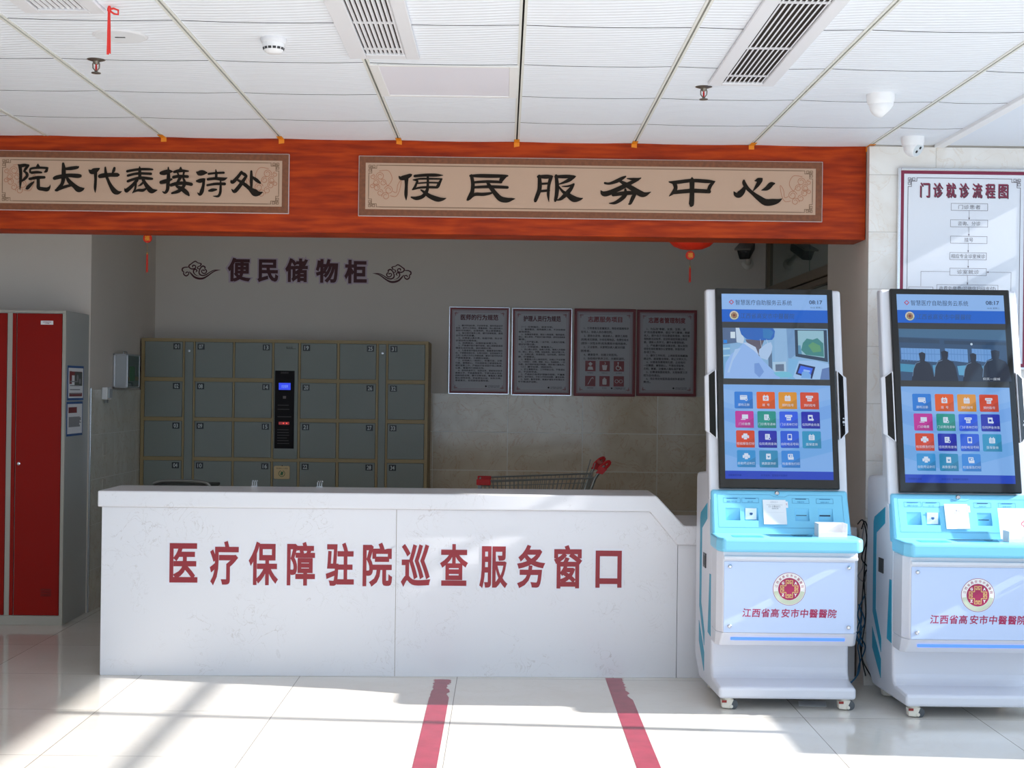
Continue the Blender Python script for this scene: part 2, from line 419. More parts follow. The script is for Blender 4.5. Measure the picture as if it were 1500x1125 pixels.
m = MB()
XS = [0.05 + 0.6 * k for k in range(-11, 5)]; YS = [4.97 + 0.6055 * k for k in range(-18, 11)]
def tile(x0, x1, y0, y1):
    """One ceiling tile, its face sagging a few millimetres between the runners."""
    n = 4; vs = []; fs = []
    for j in range(n + 1):
        for i in range(n + 1):
            a, b = i / n, j / n
            vs.append((x0 + (x1 - x0) * a, y0 + (y1 - y0) * b, CEIL_Z - 0.0045 * (4 * a * (1 - a)) ** 0.8))
    for j in range(n):
        for i in range(n):
            k = j * (n + 1) + i; fs.append((k, k + n + 1, k + n + 2, k + 1))
    k = len(vs); vs += [(x0, y0, CEIL_Z + 0.03), (x1, y0, CEIL_Z + 0.03), (x1, y1, CEIL_Z + 0.03), (x0, y1, CEIL_Z + 0.03)]
    e = [list(range(0, n + 1)), [n + (n + 1) * j for j in range(n + 1)], [(n + 1) * n + i for i in range(n, -1, -1)], [(n + 1) * j for j in range(n, -1, -1)]]
    for q in range(4): fs.append(tuple(e[q]) + (k + (q + 1) % 4, k + q))
    m.add(vs, fs, 0)
    for q in range(1, 5): m.m[-q] = 1                    # board sides coloured dark so the joints read as shaded gaps
for i in range(len(XS) - 1):
    for j in range(len(YS) - 1):
        x1 = min(XS[i + 1] - 0.011, 2.165)
        tile(XS[i] + 0.011, x1, YS[j] + 0.0042, YS[j + 1] - 0.0042)
m.box(-6.6, 2.2, -6, 11.1, CEIL_Z + 0.03, 2.95, 1)
for x in XS[1:-1]:
    m.box(x - 0.013, x - 0.0035, -6, 11.0, CEIL_Z - 0.003, CEIL_Z + 0.012, 2); m.box(x + 0.0035, x + 0.013, -6, 11.0, CEIL_Z - 0.003, CEIL_Z + 0.012, 2)
struct(m.build('ceiling', [CEIL, CEIL_DARK, RUNNER]))
struct(MB().box(2.2, 3.16, -6, 7.24, CEIL_Z - 0.002, 2.95).build('ceiling_plain', GYPSUM))
struct(MB().box(2.165, 2.215, -6, 7.24, CEIL_Z - 0.016, CEIL_Z + 0.01).build('trim_2', mat('white_trim', (240, 240, 242), 0.4), bevel=0.004))
# walls
struct(MB().box(LEFT_X - 0.1, 2.1, BACK_Y, BACK_Y + 0.15, 0, 2.74).build('wall_back', WHITE_PAINT))
struct(MB().box(LEFT_X, 2.0, BACK_Y - 0.010, BACK_Y, 0, 1.437).build('wall_back_tiles', BACK_TILE))
struct(MB().box(-6.5, LEFT_X, PIER_Y, 11.1, 0, 2.74).build('wall_left', WHITE_PAINT))
struct(MB().box(LEFT_X, LEFT_X + 0.009, PIER_Y + 0.004, BACK_Y - 0.01, 0, 1.437).build('wall_left_tiles', SIDE_TILE))
struct(MB().box(-6.65, -6.5, -6, 11.1, 0, 2.74).build('wall_far_left', WHITE_PAINT))
q = MB()
for k in range(7): q.box(-6.5 + 1.6 * k - .03, -6.5 + 1.6 * k + .03, -6.03, -5.97, 0, 2.74)
q.box(-6.5, 3.14, -6.03, -5.97, 2.4, 2.45)
struct(q.build('window_3', ALU))
struct(MB().box(1.842, 3.3, 7.255, 8.17, 0, 2.95).build('wall_right_pier', WHITE_PAINT))
struct(MB().box(1.838, 3.1, 7.24, 7.255, 0, 2.728).build('wall_right_tiles', COL_TILE))
struct(MB().box(LEFT_X + 0.0005, LEFT_X + 0.012, PIER_Y - 0.004, PIER_Y + 0.010, 0, 1.45).build('trim_3', SILVER, bevel=0.002))
# the beam over the opening
BEAM_Y, BEAM_Z = 7.31, P(700, 344, 7.31).z
struct(MB().box(-6.5, 1.838, BEAM_Y, BEAM_Y + 0.24, BEAM_Z, CEIL_Z - 0.001).build('trim_1', WOOD, bevel=0.003))
# glazed partition on the right of the alcove, with its bronze door head
m = MB()
m.box(1.99, 2.05, 10.87, 10.94, 0, 2.739); m.box(1.99, 2.05, 8.17, 8.22, 0, 2.739); m.box(1.99, 2.05, 8.17, 10.95, 2.69, 2.739)
zt = P(1212, 388, 1).z
za = PX(1212, 388, 1.99).z; zb = PX(1212, 414, 1.99).z
m.box(1.975, 2.06, 8.17, 10.90, zb + 0.045, za); m.box(1.985, 2.05, 8.17, 10.90, zb, zb + 0.04); m.box(1.99, 2.05, 9.5, 9.56, 0, zb)
win = struct(m.build('window_1', DARK_ALU, bevel=0.004))
GLASS_T = mat('teal_glass', (112, 130, 126), 0.03, metal=0.6)
g = MB(); g.box(2.012, 2.022, 8.22, 9.45, za, 2.69); g.box(2.012, 2.022, 9.47, 10.87, za, 2.69); g.box(2.012, 2.022, 8.22, 9.5, 0.05, zb); g.box(2.012, 2.022, 9.56, 10.87, 0.05, zb)
struct(g.build('window_1_pane', GLASS_T, win))
struct(MB().box(3.0, 3.1, 8.17, 11.1, 0, 2.95).build('wall_corridor', mat('corridor_paint', (120, 118, 112), 0.8)))
struct(MB().box(2.1, 3.1, 11.0, 11.1, 0, 2.95).build('wall_corridor_end', MATS['corridor_paint']))
struct(MB().box(2.2, 3.1, 8.1, 11.1, 2.74, 2.95).build('ceiling_corridor', MATS['corridor_paint']))
# the sunny glazed front on the right of the hall (mullions and transom)
m = MB()
for k in range(-7, 2):
    y = 4.85 + 1.24 * k
    m.box(3.08, 3.14, y - 0.025, y + 0.025, 0, 2.74)
m.box(3.08, 3.14, 6.94, 7.09, 0, 2.74); m.box(3.08, 3.14, 7.09, 7.24, 0, 2.3); m.box(3.08, 3.14, -6, 7.24, 2.41, 2.45); m.box(3.08, 3.14, -6, 7.24, 0, 0.05)  # includes unseen solid end panels added to keep sun off the counter
struct(m.build('window_2', ALU))
m = MB(); m.box(3.5, 3.6, 5.70, 6.86, 0, 1.22); m.box(3.5, 3.6, 4.1, 5.05, 0, 1.15)  # unseen blocks added to shade the floor and the right kiosk
struct(m.build('shadow_blocker', mat('blocker_grey', (200, 196, 188), 0.8)))

# ================================================================== ceiling fittings
VENT_DARK = mat('vent_dark', (44, 34, 28), 0.95)
VENT_WHITE = mat('vent_white', (226, 226, 230), 0.45)
def vent(label, x0, x1, y0, y1, nslat, bars, sx0, sx1, sy1):
    t = thing('air_vent', label, 'air vent', ((x0 + x1) / 2, (y0 + y1) / 2, CEIL_Z), 'air vents in the white ceiling')
    z0, z1 = CEIL_Z - 0.018, CEIL_Z - 0.006
    fr = MB()
    fr.box(x0, sx0, y0, y1, z0, z1); fr.box(sx1, x1, y0, y1, z0, z1); fr.box(sx0, sx1, sy1, y1, z0, z1); fr.box(sx0, sx1, y0, y0 + 0.04, z0, z1)
    fr.box(x0 + 0.012, x1 - 0.012, y0 + 0.012, y1 - 0.012, z1, CEIL_Z + 0.004)
    fr.build('frame', VENT_WHITE, t, bevel=0.003)
    MB().box(sx0, sx1, y0 + 0.04, sy1, z1 - 0.0012, z1).build('backing', VENT_DARK, t)  # dark sheet standing in for the shade inside the duct
    for i in range(nslat):
        x = sx0 + (sx1 - sx0) * (i + 0.5) / nslat; w = (sx1 - sx0) / nslat * 0.17
        MB().hexa([(x - w, y0 + .04, z1 - .007), (x + w, y0 + .04, z1 - .007), (x + w, sy1, z1 - .007), (x - w, sy1, z1 - .007),
                   (x - w + .004, y0 + .04, z1 - .002), (x + w + .004, y0 + .04, z1 - .002), (x + w + .004, sy1, z1 - .002), (x - w + .004, sy1, z1 - .002)]).build('slat', VENT_WHITE, t)
    for yb in bars:
        MB().box(sx0, sx1, yb - 0.012, yb + 0.012, z1 - 0.004, z1 - 0.0013).build('cross_bar', VENT_WHITE, t)
vent('white slatted ceiling vent just left of the flat ceiling light panel', -0.60, -0.335, 4.25, 5.44, 9, (4.55, 4.93, 5.31), -0.535, -0.385, 5.375)
vent('long white slatted ceiling vent at the upper right, beside the lone right-hand sprinkler', 0.815, 1.085, 4.2, 5.83, 9, (4.6, 5.22, 5.68), 0.868, 1.035, 5.79)
vent('white ceiling vent at the top left corner beside the red ribbon', -1.63, -1.355, 3.65, 4.83, 9, (4.0, 4.4), -1.575, -1.405, 4.79)

t = thing('ceiling_light', 'flat unlit square light panel set in the white tiles', 'ceiling light', (-0.25, 5.88, CEIL_Z))
MB().box(-0.541, -0.506, 5.58, 6.178, CEIL_Z - 0.009, CEIL_Z + .004).box(0.006, 0.041, 5.58, 6.178, CEIL_Z - 0.009, CEIL_Z + .004).box(-0.506, 0.006, 5.58, 5.605, CEIL_Z - 0.009, CEIL_Z + .004).box(-0.506, 0.006, 6.153, 6.178, CEIL_Z - 0.009, CEIL_Z + .004).build('frame', mat('light_frame', (236, 236, 236), 0.4), t, bevel=0.002)
MB().box(-0.506, 0.006, 5.605, 6.153, CEIL_Z - 0.007, CEIL_Z + .002).build('diffuser', mat('light_diffuser', (232, 231, 240), 0.35), t)

p = PZ(176, 51, CEIL_Z)
t = thing('ceiling_hatch_disc', 'flat round white cover with a short dark slot on the ceiling', 'ceiling cover', p)
MB().lathe([(0.098, 0.006), (0.099, -0.004), (0.092, -0.008), (0.088, -0.008)], p, n=40).build('rim', VENT_WHITE, t, smooth=True)
MB().lathe([(0.088, -0.004), (0.087, -0.0085), (0.0, -0.009)], p, n=40).build('cover', CEIL if False else mat('disc_white', (230, 232, 236), 0.4), t, smooth=True)
MB().box(p.x - 0.018, p.x + 0.018, p.y - 0.004, p.y + 0.004, CEIL_Z - 0.0105, CEIL_Z - 0.0085).build('slot', BLACK, t)

BRASS = mat('sprinkler_steel', (130, 122, 112), 0.35, metal=0.8)
REDGLASS = mat('sprinkler_bulb', (190, 30, 24), 0.2)
def sprinkler(p, label):
    t = thing('fire_sprinkler', label, 'sprinkler', p, 'fire sprinklers in the ceiling')
    MB().lathe([(0.012, 0.006), (0.034, 0.0), (0.035, -0.004), (0.02, -0.009), (0.014, -0.010)], p, n=24).build('escutcheon', BRASS, t, smooth=True)
    q = MB()
    for s in (-1, 1): q.tube([(p.x + s * .008, p.y, p.z - .008), (p.x + s * .013, p.y, p.z - .022), (p.x + s * .012, p.y, p.z - .036), (p.x + s * .003, p.y, p.z - .048)], 0.0028, 6)
    q.lathe([(0.011, -0.006), (0.009, -0.02), (0.007, -0.022)], p, n=12); q.lathe([(0.004, -0.046), (0.007, -0.05), (0.004, -0.054)], p, n=10)
    q.build('frame_arms', BRASS, t, smooth=True)
    MB().lathe([(0.003, -0.021), (0.004, -0.03), (0.004, -0.04), (0.003, -0.046)], p, n=10).build('bulb', REDGLASS, t, smooth=True)
    MB().lathe([(0.005, -0.053), (0.018, -0.054), (0.018, -0.057), (0.005, -0.058)], p, n=16).build('deflector', BRASS, t, smooth=True)
sprinkler(PZ(141, 86, CEIL_Z), 'small metal fire sprinkler below the red ribbon')
sprinkler(PZ(1031, 126, CEIL_Z), 'small metal fire sprinkler near the long right vent')

p = PZ(401, 55, CEIL_Z)
t = thing('smoke_detector', 'round white smoke detector with dark slots under the ceiling', 'smoke detector', p)
MB().lathe([(0.047, 0.004), (0.048, -0.010), (0.045, -0.018), (0.040, -0.022)], p, n=32).build('base', VENT_WHITE, t, smooth=True)
MB().lathe([(0.041, -0.020), (0.039, -0.036), (0.034, -0.050), (0.026, -0.056), (0.0, -0.058)], p, n=32).build('head', mat('detector_white', (236, 236, 238), 0.4), t, smooth=True)
q = MB()
for k in range(14):
    a = 2 * PI * k / 14
    for r, z0, z1 in ((0.0375, -0.046, -0.038),):
        c, s = math.cos(a), math.sin(a); w = 0.006
        q.hexa([(p.x + c * (r - .004) - s * w * e, p.y + s * (r - .004) + c * w * e, p.z + z0) if i < 0 else (p.x + c * rr - s * w * e, p.y + s * rr + c * w * e, p.z + zz)
                for i, (e, rr, zz) in enumerate([(-1, r - .006, z0), (1, r - .006, z0), (1, r - .0005, z0), (-1, r - .0005, z0), (-1, r - .006, z1), (1, r - .006, z1), (1, r + .0016, z1), (-1, r + .0016, z1)])])
q.build('slots', mat('slot_dark', (60, 60, 62), 0.8), t)

RIB = mat('red_ribbon', (226, 52, 44), 0.6)
p = PZ(160, 14, CEIL_Z - 0.016)
q = MB()
q.hexa([(p.x - .006, p.y, p.z), (p.x + .006, p.y, p.z), (p.x + .006, p.y + .002, p.z), (p.x - .006, p.y + .002, p.z)][::1] and
       [(p.x - .007, p.y, p.z - .15), (p.x + .001, p.y, p.z - .15), (p.x + .001, p.y + .002, p.z - .15), (p.x - .007, p.y + .002, p.z - .15), (p.x - .005, p.y, p.z), (p.x + .004, p.y, p.z), (p.x + .004, p.y + .002, p.z), (p.x - .005, p.y + .002, p.z)])
q.hexa([(p.x + .001, p.y + .003, p.z - .145), (p.x + .006, p.y + .003, p.z - .147), (p.x + .006, p.y + .005, p.z - .147), (p.x + .001, p.y + .005, p.z - .145), (p.x - .002, p.y + .003, p.z), (p.x + .003, p.y + .003, p.z), (p.x + .003, p.y + .005, p.z), (p.x - .002, p.y + .005, p.z)])
q.tube([(p.x, p.y, p.z), (p.x + .014, p.y, p.z + .004), (p.x + .030, p.y, p.z - .002), (p.x + .030, p.y, p.z - .016), (p.x + .016, p.y, p.z - .014), (p.x + .002, p.y, p.z - .004)], 0.0035, 6)
q.lathe([(0.004, 0.012), (0.007, 0.004), (0.007, -0.004), (0.003, -0.010)], p, n=8)
tag(q.build('red_ribbon', RIB, smooth=True), 'red ribbon tied in a bow and hanging from the ceiling', 'ribbon')

CAMW = mat('camera_white', (238, 238, 240), 0.35)
LENS = mat('lens_dark', (30, 36, 40), 0.1)
def dome_camera(p, face, label, r=0.056):
    t = thing('dome_camera', label, 'security camera', p, 'white eyeball cameras on the ceiling')
    MB().lathe([(r * .9, 0.004), (r, -0.002), (r, -0.026), (r * 0.93, -0.040), (r * .86, -0.048)], p, n=32).build('housing', CAMW, t, smooth=True)
    c = p + Vector((0.004, 0, -0.052)); d = Vector(face).normalized(); R = r * 0.86
    MB().lathe([(R * math.sin(a), R * math.cos(a)) for a in [PI * k / 14 for k in range(1, 11)]] + [(R * .80, -R * .64), (R * .74, -R * .66)], c, d=-d, n=32).build('ball', CAMW, t, smooth=True)
    MB().lathe([(R * 0.74, R * 0.62), (R * 0.70, R * 0.68), (R * 0.62, R * 0.69)], c, d=d, n=28).build('face_plate', mat('camera_face', (210, 216, 220), 0.3), t, smooth=True)
    e = d.orthogonal().normalized(); f = d.cross(e)
    for s in (-1, 1):
        MB().lathe([(R * .16, R * .66), (R * .15, R * .72), (R * .02, R * .73)], c + e * (s * R * .28), d=d, n=14).build('lens', LENS, t, smooth=True)
dome_camera(PZ(1290, 137, CEIL_Z), (0.85, 0.1, -0.75), 'white eyeball camera hanging from the ceiling tiles, turned away', 0.058)
dome_camera(PZ(1337, 200, CEIL_Z), (0.55, -0.65, -0.5), 'white eyeball camera in front of the wall above the flow chart', 0.056)

TAPE = mat('orange_tape', (232, 142, 20), 0.5)
for k, (nm, us) in enumerate([('left end', 240), ('two', 412), ('three', 584), ('four', 756), ('five', 927), ('six', 1097), ('seven', 1267)]):
    x = 0.05 + 0.6 * (k - 3)
    y0 = BEAM_Y - 0.085; z = CEIL_Z - 0.0045
    lab = ['leftmost orange tape tab on the beam, above the left sign board', 'orange tape tab above the right end of the left sign board', 'orange tape tab above the left end of the right sign board',
           'orange tape tab on the beam top above the gap between 民 and 服', 'orange tape tab on the beam top just above 务', 'orange tape tab on the beam top above the gap between 中 and 心', 'orange tape tab at the beam corner beside the white pier'][k]
    q = MB(); w = 0.014; s = random.uniform(-.008, .008)
    q.hexa([(x - w, y0, z - .0015), (x + w, y0 + s, z - .0015), (x + w, BEAM_Y - .001, z - .0015), (x - w, BEAM_Y - .001, z - .0015), (x - w, y0, z), (x + w, y0 + s, z), (x + w, BEAM_Y - .001, z), (x - w, BEAM_Y - .001, z)])
    q.hexa([(x - w, BEAM_Y - .0025, z - .018 + s), (x + w, BEAM_Y - .0025, z - .02), (x + w, BEAM_Y - .0008, z - .02), (x - w, BEAM_Y - .0008, z - .018 + s), (x - w, BEAM_Y - .0025, z), (x + w, BEAM_Y - .0025, z), (x + w, BEAM_Y - .0008, z), (x - w, BEAM_Y - .0008, z)])
    tag(q.build('orange_tape', TAPE), lab, 'tape', 'orange tape tabs where ceiling meets beam')

# ================================================================== sign boards on the beam
SIGN_PAPER = mat('sign_paper', (186, 154, 130), 0.55)
SIGN_EDGE = mat('sign_silver_edge', (196, 180, 176), 0.4)
SIGN_BROWN = mat('sign_brown', (122, 70, 38), 0.55, vary=0.25, vscale=60)
SIGN_LINE = mat('sign_line', (120, 92, 68), 0.55)
SIGN_CLOUD = mat('sign_cloud_line', (164, 108, 78), 0.55)
INK = mat('sign_ink', (36, 31, 26), 0.8, spec=.1)
CHARS = {}
def crop(ox, oy, sc): return lambda pts: [(ox + x / sc, oy + y / sc, w / sc) for x, y, w in pts]
def chars(fn, strokes): return [fn(s) for s in strokes]
A_ = crop(570, 245, 7.5); B_ = crop(770, 245, 7.5); C_ = crop(960, 250, 7.5); D_ = crop(20, 230, 10.714); E_ = crop(120, 235, 10.714); F_ = crop(225, 235, 8.8235)
RIGHT_SIGN = chars(A_, [
 [(108,100,8),(130,120,36),(180,112,44),(235,88,30),(250,80,8)], [(190,125,40),(190,200,28),(186,300,30),(188,362,6)], [(282,98,24),(400,88,28),(520,88,28),(592,90,6)],
 [(265,140,10),(310,150,20),(300,180,20),(285,215,22),(256,248,10)], [(265,140,10),(350,128,18),(470,128,18),(580,130,14)], [(578,130,14),(555,170,26),(535,210,30),(520,226,16)],
 [(310,178,14),(420,170,16),(545,172,16)], [(265,243,16),(340,225,20),(430,220,22),(530,222,22)], [(425,90,20),(425,200,24),(415,260,30),(370,320,34),(300,342,34),(244,330,14)],
 [(350,250,12),(400,285,30),(450,320,40),(530,352,46),(590,352,26),(628,340,4)],
 [(892,95,20),(1000,95,34),(1150,98,34),(1250,98,28),(1303,95,14)], [(1290,97,16),(1240,130,40),(1225,165,26)], [(920,168,22),(1080,158,26),(1230,165,24)],
 [(905,95,30),(920,180,34),(915,260,36),(900,310,46),(865,355,26),(852,360,8)], [(930,222,22),(1100,215,28),(1290,222,26),(1306,222,16)], [(880,340,34),(940,300,30),(1040,298,30),(1120,285,20),(1140,275,8)],
 [(1075,160,20),(1110,215,36),(1160,280,40),(1220,345,50),(1290,362,46),(1350,352,24),(1385,346,4)]]) + chars(B_, [
 [(150,100,30),(155,180,38),(150,250,38),(125,320,36),(105,370,30),(100,378,14)], [(137,105,24),(220,105,38),(285,103,24),(300,100,8)], [(278,108,34),(255,200,28),(248,300,26),(255,378,6)],
 [(150,185,20),(260,178,20)], [(150,265,22),(255,256,24)], [(335,95,28),(345,200,36),(340,300,34),(325,365,26),(317,376,8)], [(330,105,26),(440,103,34),(520,102,24),(552,100,6)],
 [(538,106,18),(480,140,34),(420,168,22),(365,188,10)], [(400,212,8),(470,208,18),(530,185,14)], [(525,190,22),(490,245,36),(440,300,40),(390,345,30),(350,362,14)],
 [(365,215,14),(410,270,26),(470,310,44),(530,350,56),(590,352,30),(630,340,4)],
 [(870,175,20),(920,180,22),(1000,153,34),(1060,122,30),(1098,102,14)], [(1115,125,10),(1180,132,24),(1230,132,24),(1265,120,10)], [(1235,135,24),(1140,180,36),(1040,230,42),(950,270,44),(880,293,48),(845,285,40),(826,258,8)],
 [(1030,150,20),(1100,190,40),(1180,240,46),(1260,290,54),(1310,300,40),(1376,272,4)], [(960,305,28),(1050,290,36),(1150,283,36),(1210,288,24)], [(1205,290,26),(1180,330,36),(1150,395,26),(1132,406,12)],
 [(1095,245,20),(1095,300,36),(1050,350,36),(980,392,28),(918,398,8)]]) + chars(C_, [
 [(150,125,10),(220,130,32),(400,110,32),(560,118,34),(630,122,22),(655,120,8)], [(210,140,40),(222,190,36),(200,235,34),(152,280,8)], [(200,240,34),(400,222,38),(590,230,36)],
 [(645,125,16),(605,165,32),(585,215,30),(590,240,16)], [(402,76,10),(402,110,44),(402,200,42),(400,300,44),(395,370,46),(392,382,30)],
 [(985,175,24),(955,230,50),(915,265,58),(882,262,38),(862,232,8)], [(972,112,22),(975,140,36),(1010,195,34),(1070,250,34),(1140,305,50),(1210,348,62),(1290,345,58),(1350,332,36),(1392,308,4)],
 [(1092,112,8),(1130,104,38),(1168,92,20)], [(1152,105,44),(1120,160,34),(1075,220,10)], [(1306,142,16),(1270,152,44),(1225,195,40),(1165,216,6)]])
LEFT_SIGN = chars(D_, [
 [(78,125,20),(110,140,44),(180,130,40),(245,130,16)], [(230,135,36),(190,190,36),(165,225,24)], [(165,225,20),(208,258,38),(213,300,38),(170,350,34),(125,385,16)], [(102,140,44),(115,250,42),(110,400,34),(102,515,6)],
 [(385,114,16),(385,150,48)], [(262,240,28),(265,195,28),(300,178,30),(400,170,32),(530,175,30)], [(538,172,22),(515,220,38),(487,238,14)], [(285,248,34),(370,240,36),(440,245,24)], [(255,345,34),(370,325,42),(485,320,34)],
 [(320,392,18),(270,435,40),(218,488,46),(203,498,24)], [(390,340,42),(390,430,44),(398,488,48),(470,505,48),(530,508,52),(570,470,24),(577,435,4)],
 [(780,105,32),(790,200,52),(785,320,54),(765,420,44),(695,508,46),(665,522,32)], [(800,190,30),(900,180,46),(1000,165,38),(1022,152,16)], [(645,335,46),(700,318,54),(850,290,48),(1000,298,56),(1045,298,46)],
 [(690,515,36),(800,470,40),(900,445,34)], [(830,310,30),(880,390,54),(960,460,58),(1020,508,76),(1080,505,48),(1115,490,6)]]) + chars(E_, [
 [(110,148,8),(150,178,62),(210,162,70),(265,135,30),(280,122,8)], [(215,190,46),(218,300,36),(210,430,36),(212,505,8)], [(285,250,52),(340,238,60),(430,228,52),(555,228,52),(575,228,36)],
 [(370,110,20),(378,200,38),(400,280,36),(450,390,46),(510,480,68),(560,505,56),(600,500,28),(630,485,4)], [(513,122,32),(500,165,38),(475,205,10)],
 [(715,172,34),(800,155,34),(920,140,34),(1050,140,32),(1112,145,22)], [(725,240,32),(820,215,34),(920,205,34),(1085,212,34)], [(725,328,36),(820,295,36),(920,275,40),(1050,285,38),(1105,290,30)],
 [(908,100,14),(910,150,38),(912,280,42)], [(870,310,40),(800,390,44),(730,455,52),(695,475,50),(672,440,8)], [(850,330,28),(840,440,28),(800,510,14)], [(800,505,14),(880,470,34),(960,470,40),(1015,440,20)],
 [(985,320,24),(930,380,28),(880,405,6)], [(960,300,40),(1000,370,48),(1060,450,66),(1100,480,66),(1150,475,34),(1190,465,4)]]) + chars(F_, [
 [(100,165,38),(140,160,52),(200,145,46),(245,145,14)], [(192,92,14),(195,200,38),(188,300,38),(180,380,36),(150,418,28),(118,405,10)], [(100,285,40),(160,270,46),(235,245,22)],
 [(352,95,20),(352,122,38)], [(270,150,28),(340,135,36),(450,140,16)], [(310,150,18),(325,195,20)], [(395,150,22),(385,195,20)], [(260,218,34),(340,205,32),(440,210,32)], [(228,320,34),(300,300,38),(400,295,36),(490,310,36)],
 [(350,220,34),(320,270,30),(300,330,28),(370,370,46),(430,420,46),(458,452,20)], [(385,230,22),(405,290,32),(380,350,36),(320,400,38),(240,425,22)],
 [(562,155,20),(590,165,54),(640,160,54),(686,160,20)], [(562,268,24),(600,265,46),(650,250,34),(668,240,10)], [(650,250,34),(645,320,30),(625,400,42),(600,443,28),(570,420,8)],
 [(712,175,22),(800,165,24),(908,160,24)], [(805,120,10),(812,170,26),(810,230,28)], [(705,245,30),(800,235,32),(900,243,38),(955,225,6)], [(697,322,24),(800,305,28),(920,305,32)],
 [(868,262,16),(868,350,26),(862,420,28),(835,463,26),(770,462,6)], [(720,393,22),(760,385,36),(812,378,20)],
 [(1138,152,30),(1090,215,34),(1040,270,40),(1012,278,38),(1002,255,8)], [(1140,160,28),(1180,185,36),(1203,200,22)], [(1200,205,28),(1150,280,38),(1090,360,42),(1045,402,38),(1010,375,8)],
 [(1090,255,24),(1170,305,38),(1250,370,44),(1310,418,76),(1360,428,48),(1415,410,4)], [(1265,142,24),(1265,250,34),(1265,350,24)], [(1270,210,20),(1330,255,38),(1378,293,22)]])

def swirl_cloud(a, x, y, sx, u, m, w):
    """Line-drawn cloud ornament growing from a corner."""
    def sp(cx, cy, r, a0, turns, fl=1):
        a.line([(x + sx * (cx + r * (1 - 0.62 * k / 14) * math.cos(a0 + fl * turns * 2 * PI * k / 14)) * u, y + (cy + r * (1 - 0.62 * k / 14) * math.sin(a0 + fl * turns * 2 * PI * k / 14)) * u) for k in range(15)], w, m, smooth=True)
    for cx, cy, r, a0, tn, fl in [(3.6, 2.4, 1.5, 3.6, 1.5, -1), (2.2, 0.2, 1.3, 2.4, 1.5, -1), (4.6, 0.2, 1.2, 2.2, 1.4, -1), (2.4, -1.6, 1.3, 2.6, 1.5, -1), (6.6, -2.4, 1.6, 2.9, 1.5, -1), (5.6, -4.6, 1.4, 3.3, 1.4, -1), (0.8, -1.0, 0.9, 1.5, 1.2, -1), (0.9, 2.2, 0.9, 1.5, 1.2, -1), (3.6, -3.4, 1.2, 1.5, 1.2, -1)]:
        sp(cx, cy, r, a0, tn, fl)
    a.line([(x + sx * px * u, y + py * u) for px, py in [(3.2, 4.2), (6.4, 4.4), (7.8, 1.6), (6.4, -0.8), (5.6, 0.2)]], w, m, smooth=True)
    a.line([(x + sx * px * u, y + py * u) for px, py in [(8.0, -2.8), (9.4, -3.2), (9.8, -0.6), (11.0, 1.0), (10.4, -2.6), (9.2, -4.6), (7.2, -4.4)]], w, m, smooth=True)

def sign_board(label, u0, u1, vt0, vb0, strokes, centres):
    Y = BEAM_Y - 0.014
    a = P(u0, vb0, Y); b = P(u1, vt0 + (u1 - u0) * 0.0125, Y)
    x0, x1, z0, z1 = a.x, b.x, a.z, b.z; h = z1 - z0
    t = thing('sign_board', label, 'sign board', ((x0 + x1) / 2, BEAM_Y, z0), 'calligraphy sign boards on the red beam')
    MB().box(x0, x1, Y, BEAM_Y - 0.0005, z0, z1).build('board', SIGN_EDGE, t, bevel=0.002)
    A = Art((x0, Y, z0)); w = x1 - x0
    A.rect(.003, .003, w - .003, h - .003, SIGN_BROWN); A.build('brown_border', t)
    A = Art((x0, Y, z0)); A.up(2); bw = .036; A.rect(bw, bw, w - bw, h - bw, SIGN_PAPER); A.build('paper_panel', t)
    A = Art((x0, Y, z0)); A.up(4)
    i0 = bw + .016; fu = 0.0062
    for sx, cx in ((1, i0), (-1, w - i0)):
        for sy, cy in ((1, i0 - .004), (-1, h - i0 + .004)):
            fret(A, cx, cy, sx, sy, fu, .0032, SIGN_LINE)
        A.line([(cx, i0 + 8 * fu), (cx, h - i0 - 8 * fu)], .004, SIGN_LINE)
    for zz in (i0 - .004, h - i0 + .004): A.line([(i0 + 9 * fu, zz), (w - i0 - 9 * fu, zz)], .004, SIGN_LINE)
    A.build('fret_lines', t)
    for cx, sx in ((i0 + .006, 1), (w - i0 - .006, -1)):
        A = Art((x0, Y, z0)); A.up(4); swirl_cloud(A, cx, h * .55, sx, .0145, SIGN_CLOUD, .0030); A.build('cloud_ornament', t)
    sc = Y / F
    for c in centres:
        A = Art((x0, Y, z0), step=.0005); A.up(6)
        for s in strokes:
            mu = (min(q[0] for q in s) + max(q[0] for q in s)) / 2
            if min(centres, key=lambda k: abs(k - mu)) == c: A.brush([(P(u, v, Y).x - x0, P(u, v, Y).z - z0, q * sc * 1.22) for u, v, q in s], INK)
        A.build('character', t, label='black brush character')
sign_board('long cream sign board reading 便民服务中心 on the red beam', 524.5, 1205.5, 228.5, 316.5, RIGHT_SIGN, (618, 720, 818, 916, 1014, 1111))
sign_board('cream sign board reading 院长代表接待处, cut off at the picture\'s left edge', -12, 424, 220, 307.5, LEFT_SIGN, (50, 101, 153, 207, 259, 310, 361))

